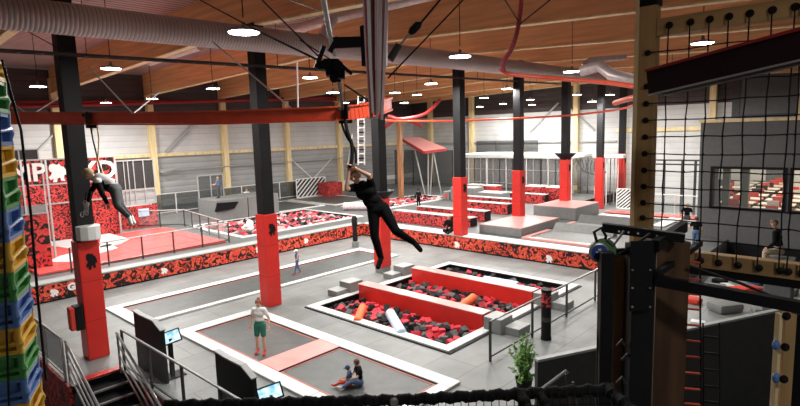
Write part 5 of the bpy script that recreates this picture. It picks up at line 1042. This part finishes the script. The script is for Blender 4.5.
def ladder(x0, x1, ys_, D, m, lab, r=.010):
    t = thing('rope_ladder', lab, 'ladder', PD((x0+x1)/2, ys_[-1], D))
    for x in (x0, x1): MB().tube([PD(x, ys_[0]-14, D), PD(x+ (ys_[-1]-ys_[0])*.005, ys_[-1]+12, D)], .008, 6).build('side_rope', 'rope', t)
    for y in ys_: MB().tube([PD(x0, y-.8, D), PD(x1, y+.8, D)], r, 6).build('rung', m, t)
ladder(683, 700, [262, 279, 294, 309, 325, 341, 357, 373, 389, 404], 4.7, 'rope_red', 'rope ladder with orange red rungs beside the brown tower'); ladder(703, 719, [337, 353.5, 370, 386.5, 402], 5.1, 'black', 'black rope ladder hanging before the dark wall, right of the red runged one')
# wheel-shaped device with a blue label
t = thing('belay_device', 'round green and grey belay device with a blue label on black clips', 'belay device', PD(603, 264, 4.3)); c = PD(598, 252, 4.25)
MB().lathe([(.06, -.05), (.10, -.035), (.105, .02), (.085, .04)], PD(603, 251, 4.32), 24, axis=-FW).build('case', 'dev_green', t, True); MB().lathe([(.075, 0), (.08, .02), (.066, .03)], c, 24, axis=-FW).build('rim', 'steel', t, True); MB().lathe([(.062, .028), (.062, .036)], c, 24, axis=-FW).build('label_disc', 'label_blue', t)
MB().bar(c-FW*.038-RT*.03+DN*.0, c-FW*.038+RT*.03, .016, .003, up=FW).bar(c-FW*.038-RT*.012-DN*.022, c-FW*.038+RT*.012-DN*.022, .014, .003, up=FW).build('label_mark', 'white', t)
MB().tube([PD(597, 242, 4.25), PD(594, 232, 4.28), PD(601, 228, 4.3), PD(606, 236, 4.3), PD(604, 243, 4.3)], .012, 8).build('clip', 'black', t, True); MB().tube([PD(606, 240, 4.28), PD(613, 246, 4.28), PD(619, 238, 4.28), PD(624, 231, 4.3)], .010, 8).build('lanyard', 'steel_dark', t, True)
tag(MB().tube([PD(606, 262, 4.25), PD(632, 246, 4.2), PD(650, 234, 4.2)], .012, 8).build('strut', 'black', smooth=True), 'thin black strut from the belay device up to the tower plate', 'strut'); cable('thin dark cable upright left of the wooden post', [PD(637, -8, 5.5), PD(636, 215, 5.5)], .008, 'black'); cable('thin dark wires beside the black post of the tower', [PD(598.5, 260, 4.3), PD(596.5, 420, 4.2)], .006, 'black')
# ================================================================== CAMERA, WORLD
cam = bpy.data.cameras.new('camera'); cam.lens = F*36/800; cam.sensor_width = 36; cam.sensor_fit = 'HORIZONTAL'; cam.clip_start = .05; cam.clip_end = 200
co = bpy.data.objects.new('camera', cam); C.objects.link(co)
mt = Matrix((RT, -DN, -FW)).transposed().to_4x4(); mt.translation = C0; co.matrix_world = mt
sc = bpy.context.scene; sc.camera = co
w = bpy.data.worlds.new('world'); sc.world = w; w.use_nodes = True; w.node_tree.nodes['Background'].inputs[0].default_value = (.8, .85, .9, 1); w.node_tree.nodes['Background'].inputs[1].default_value = .05
sc.view_settings.view_transform = 'Standard'; sc.view_settings.look = 'None'; sc.view_settings.gamma = 1; sc.view_settings.exposure = 0.55
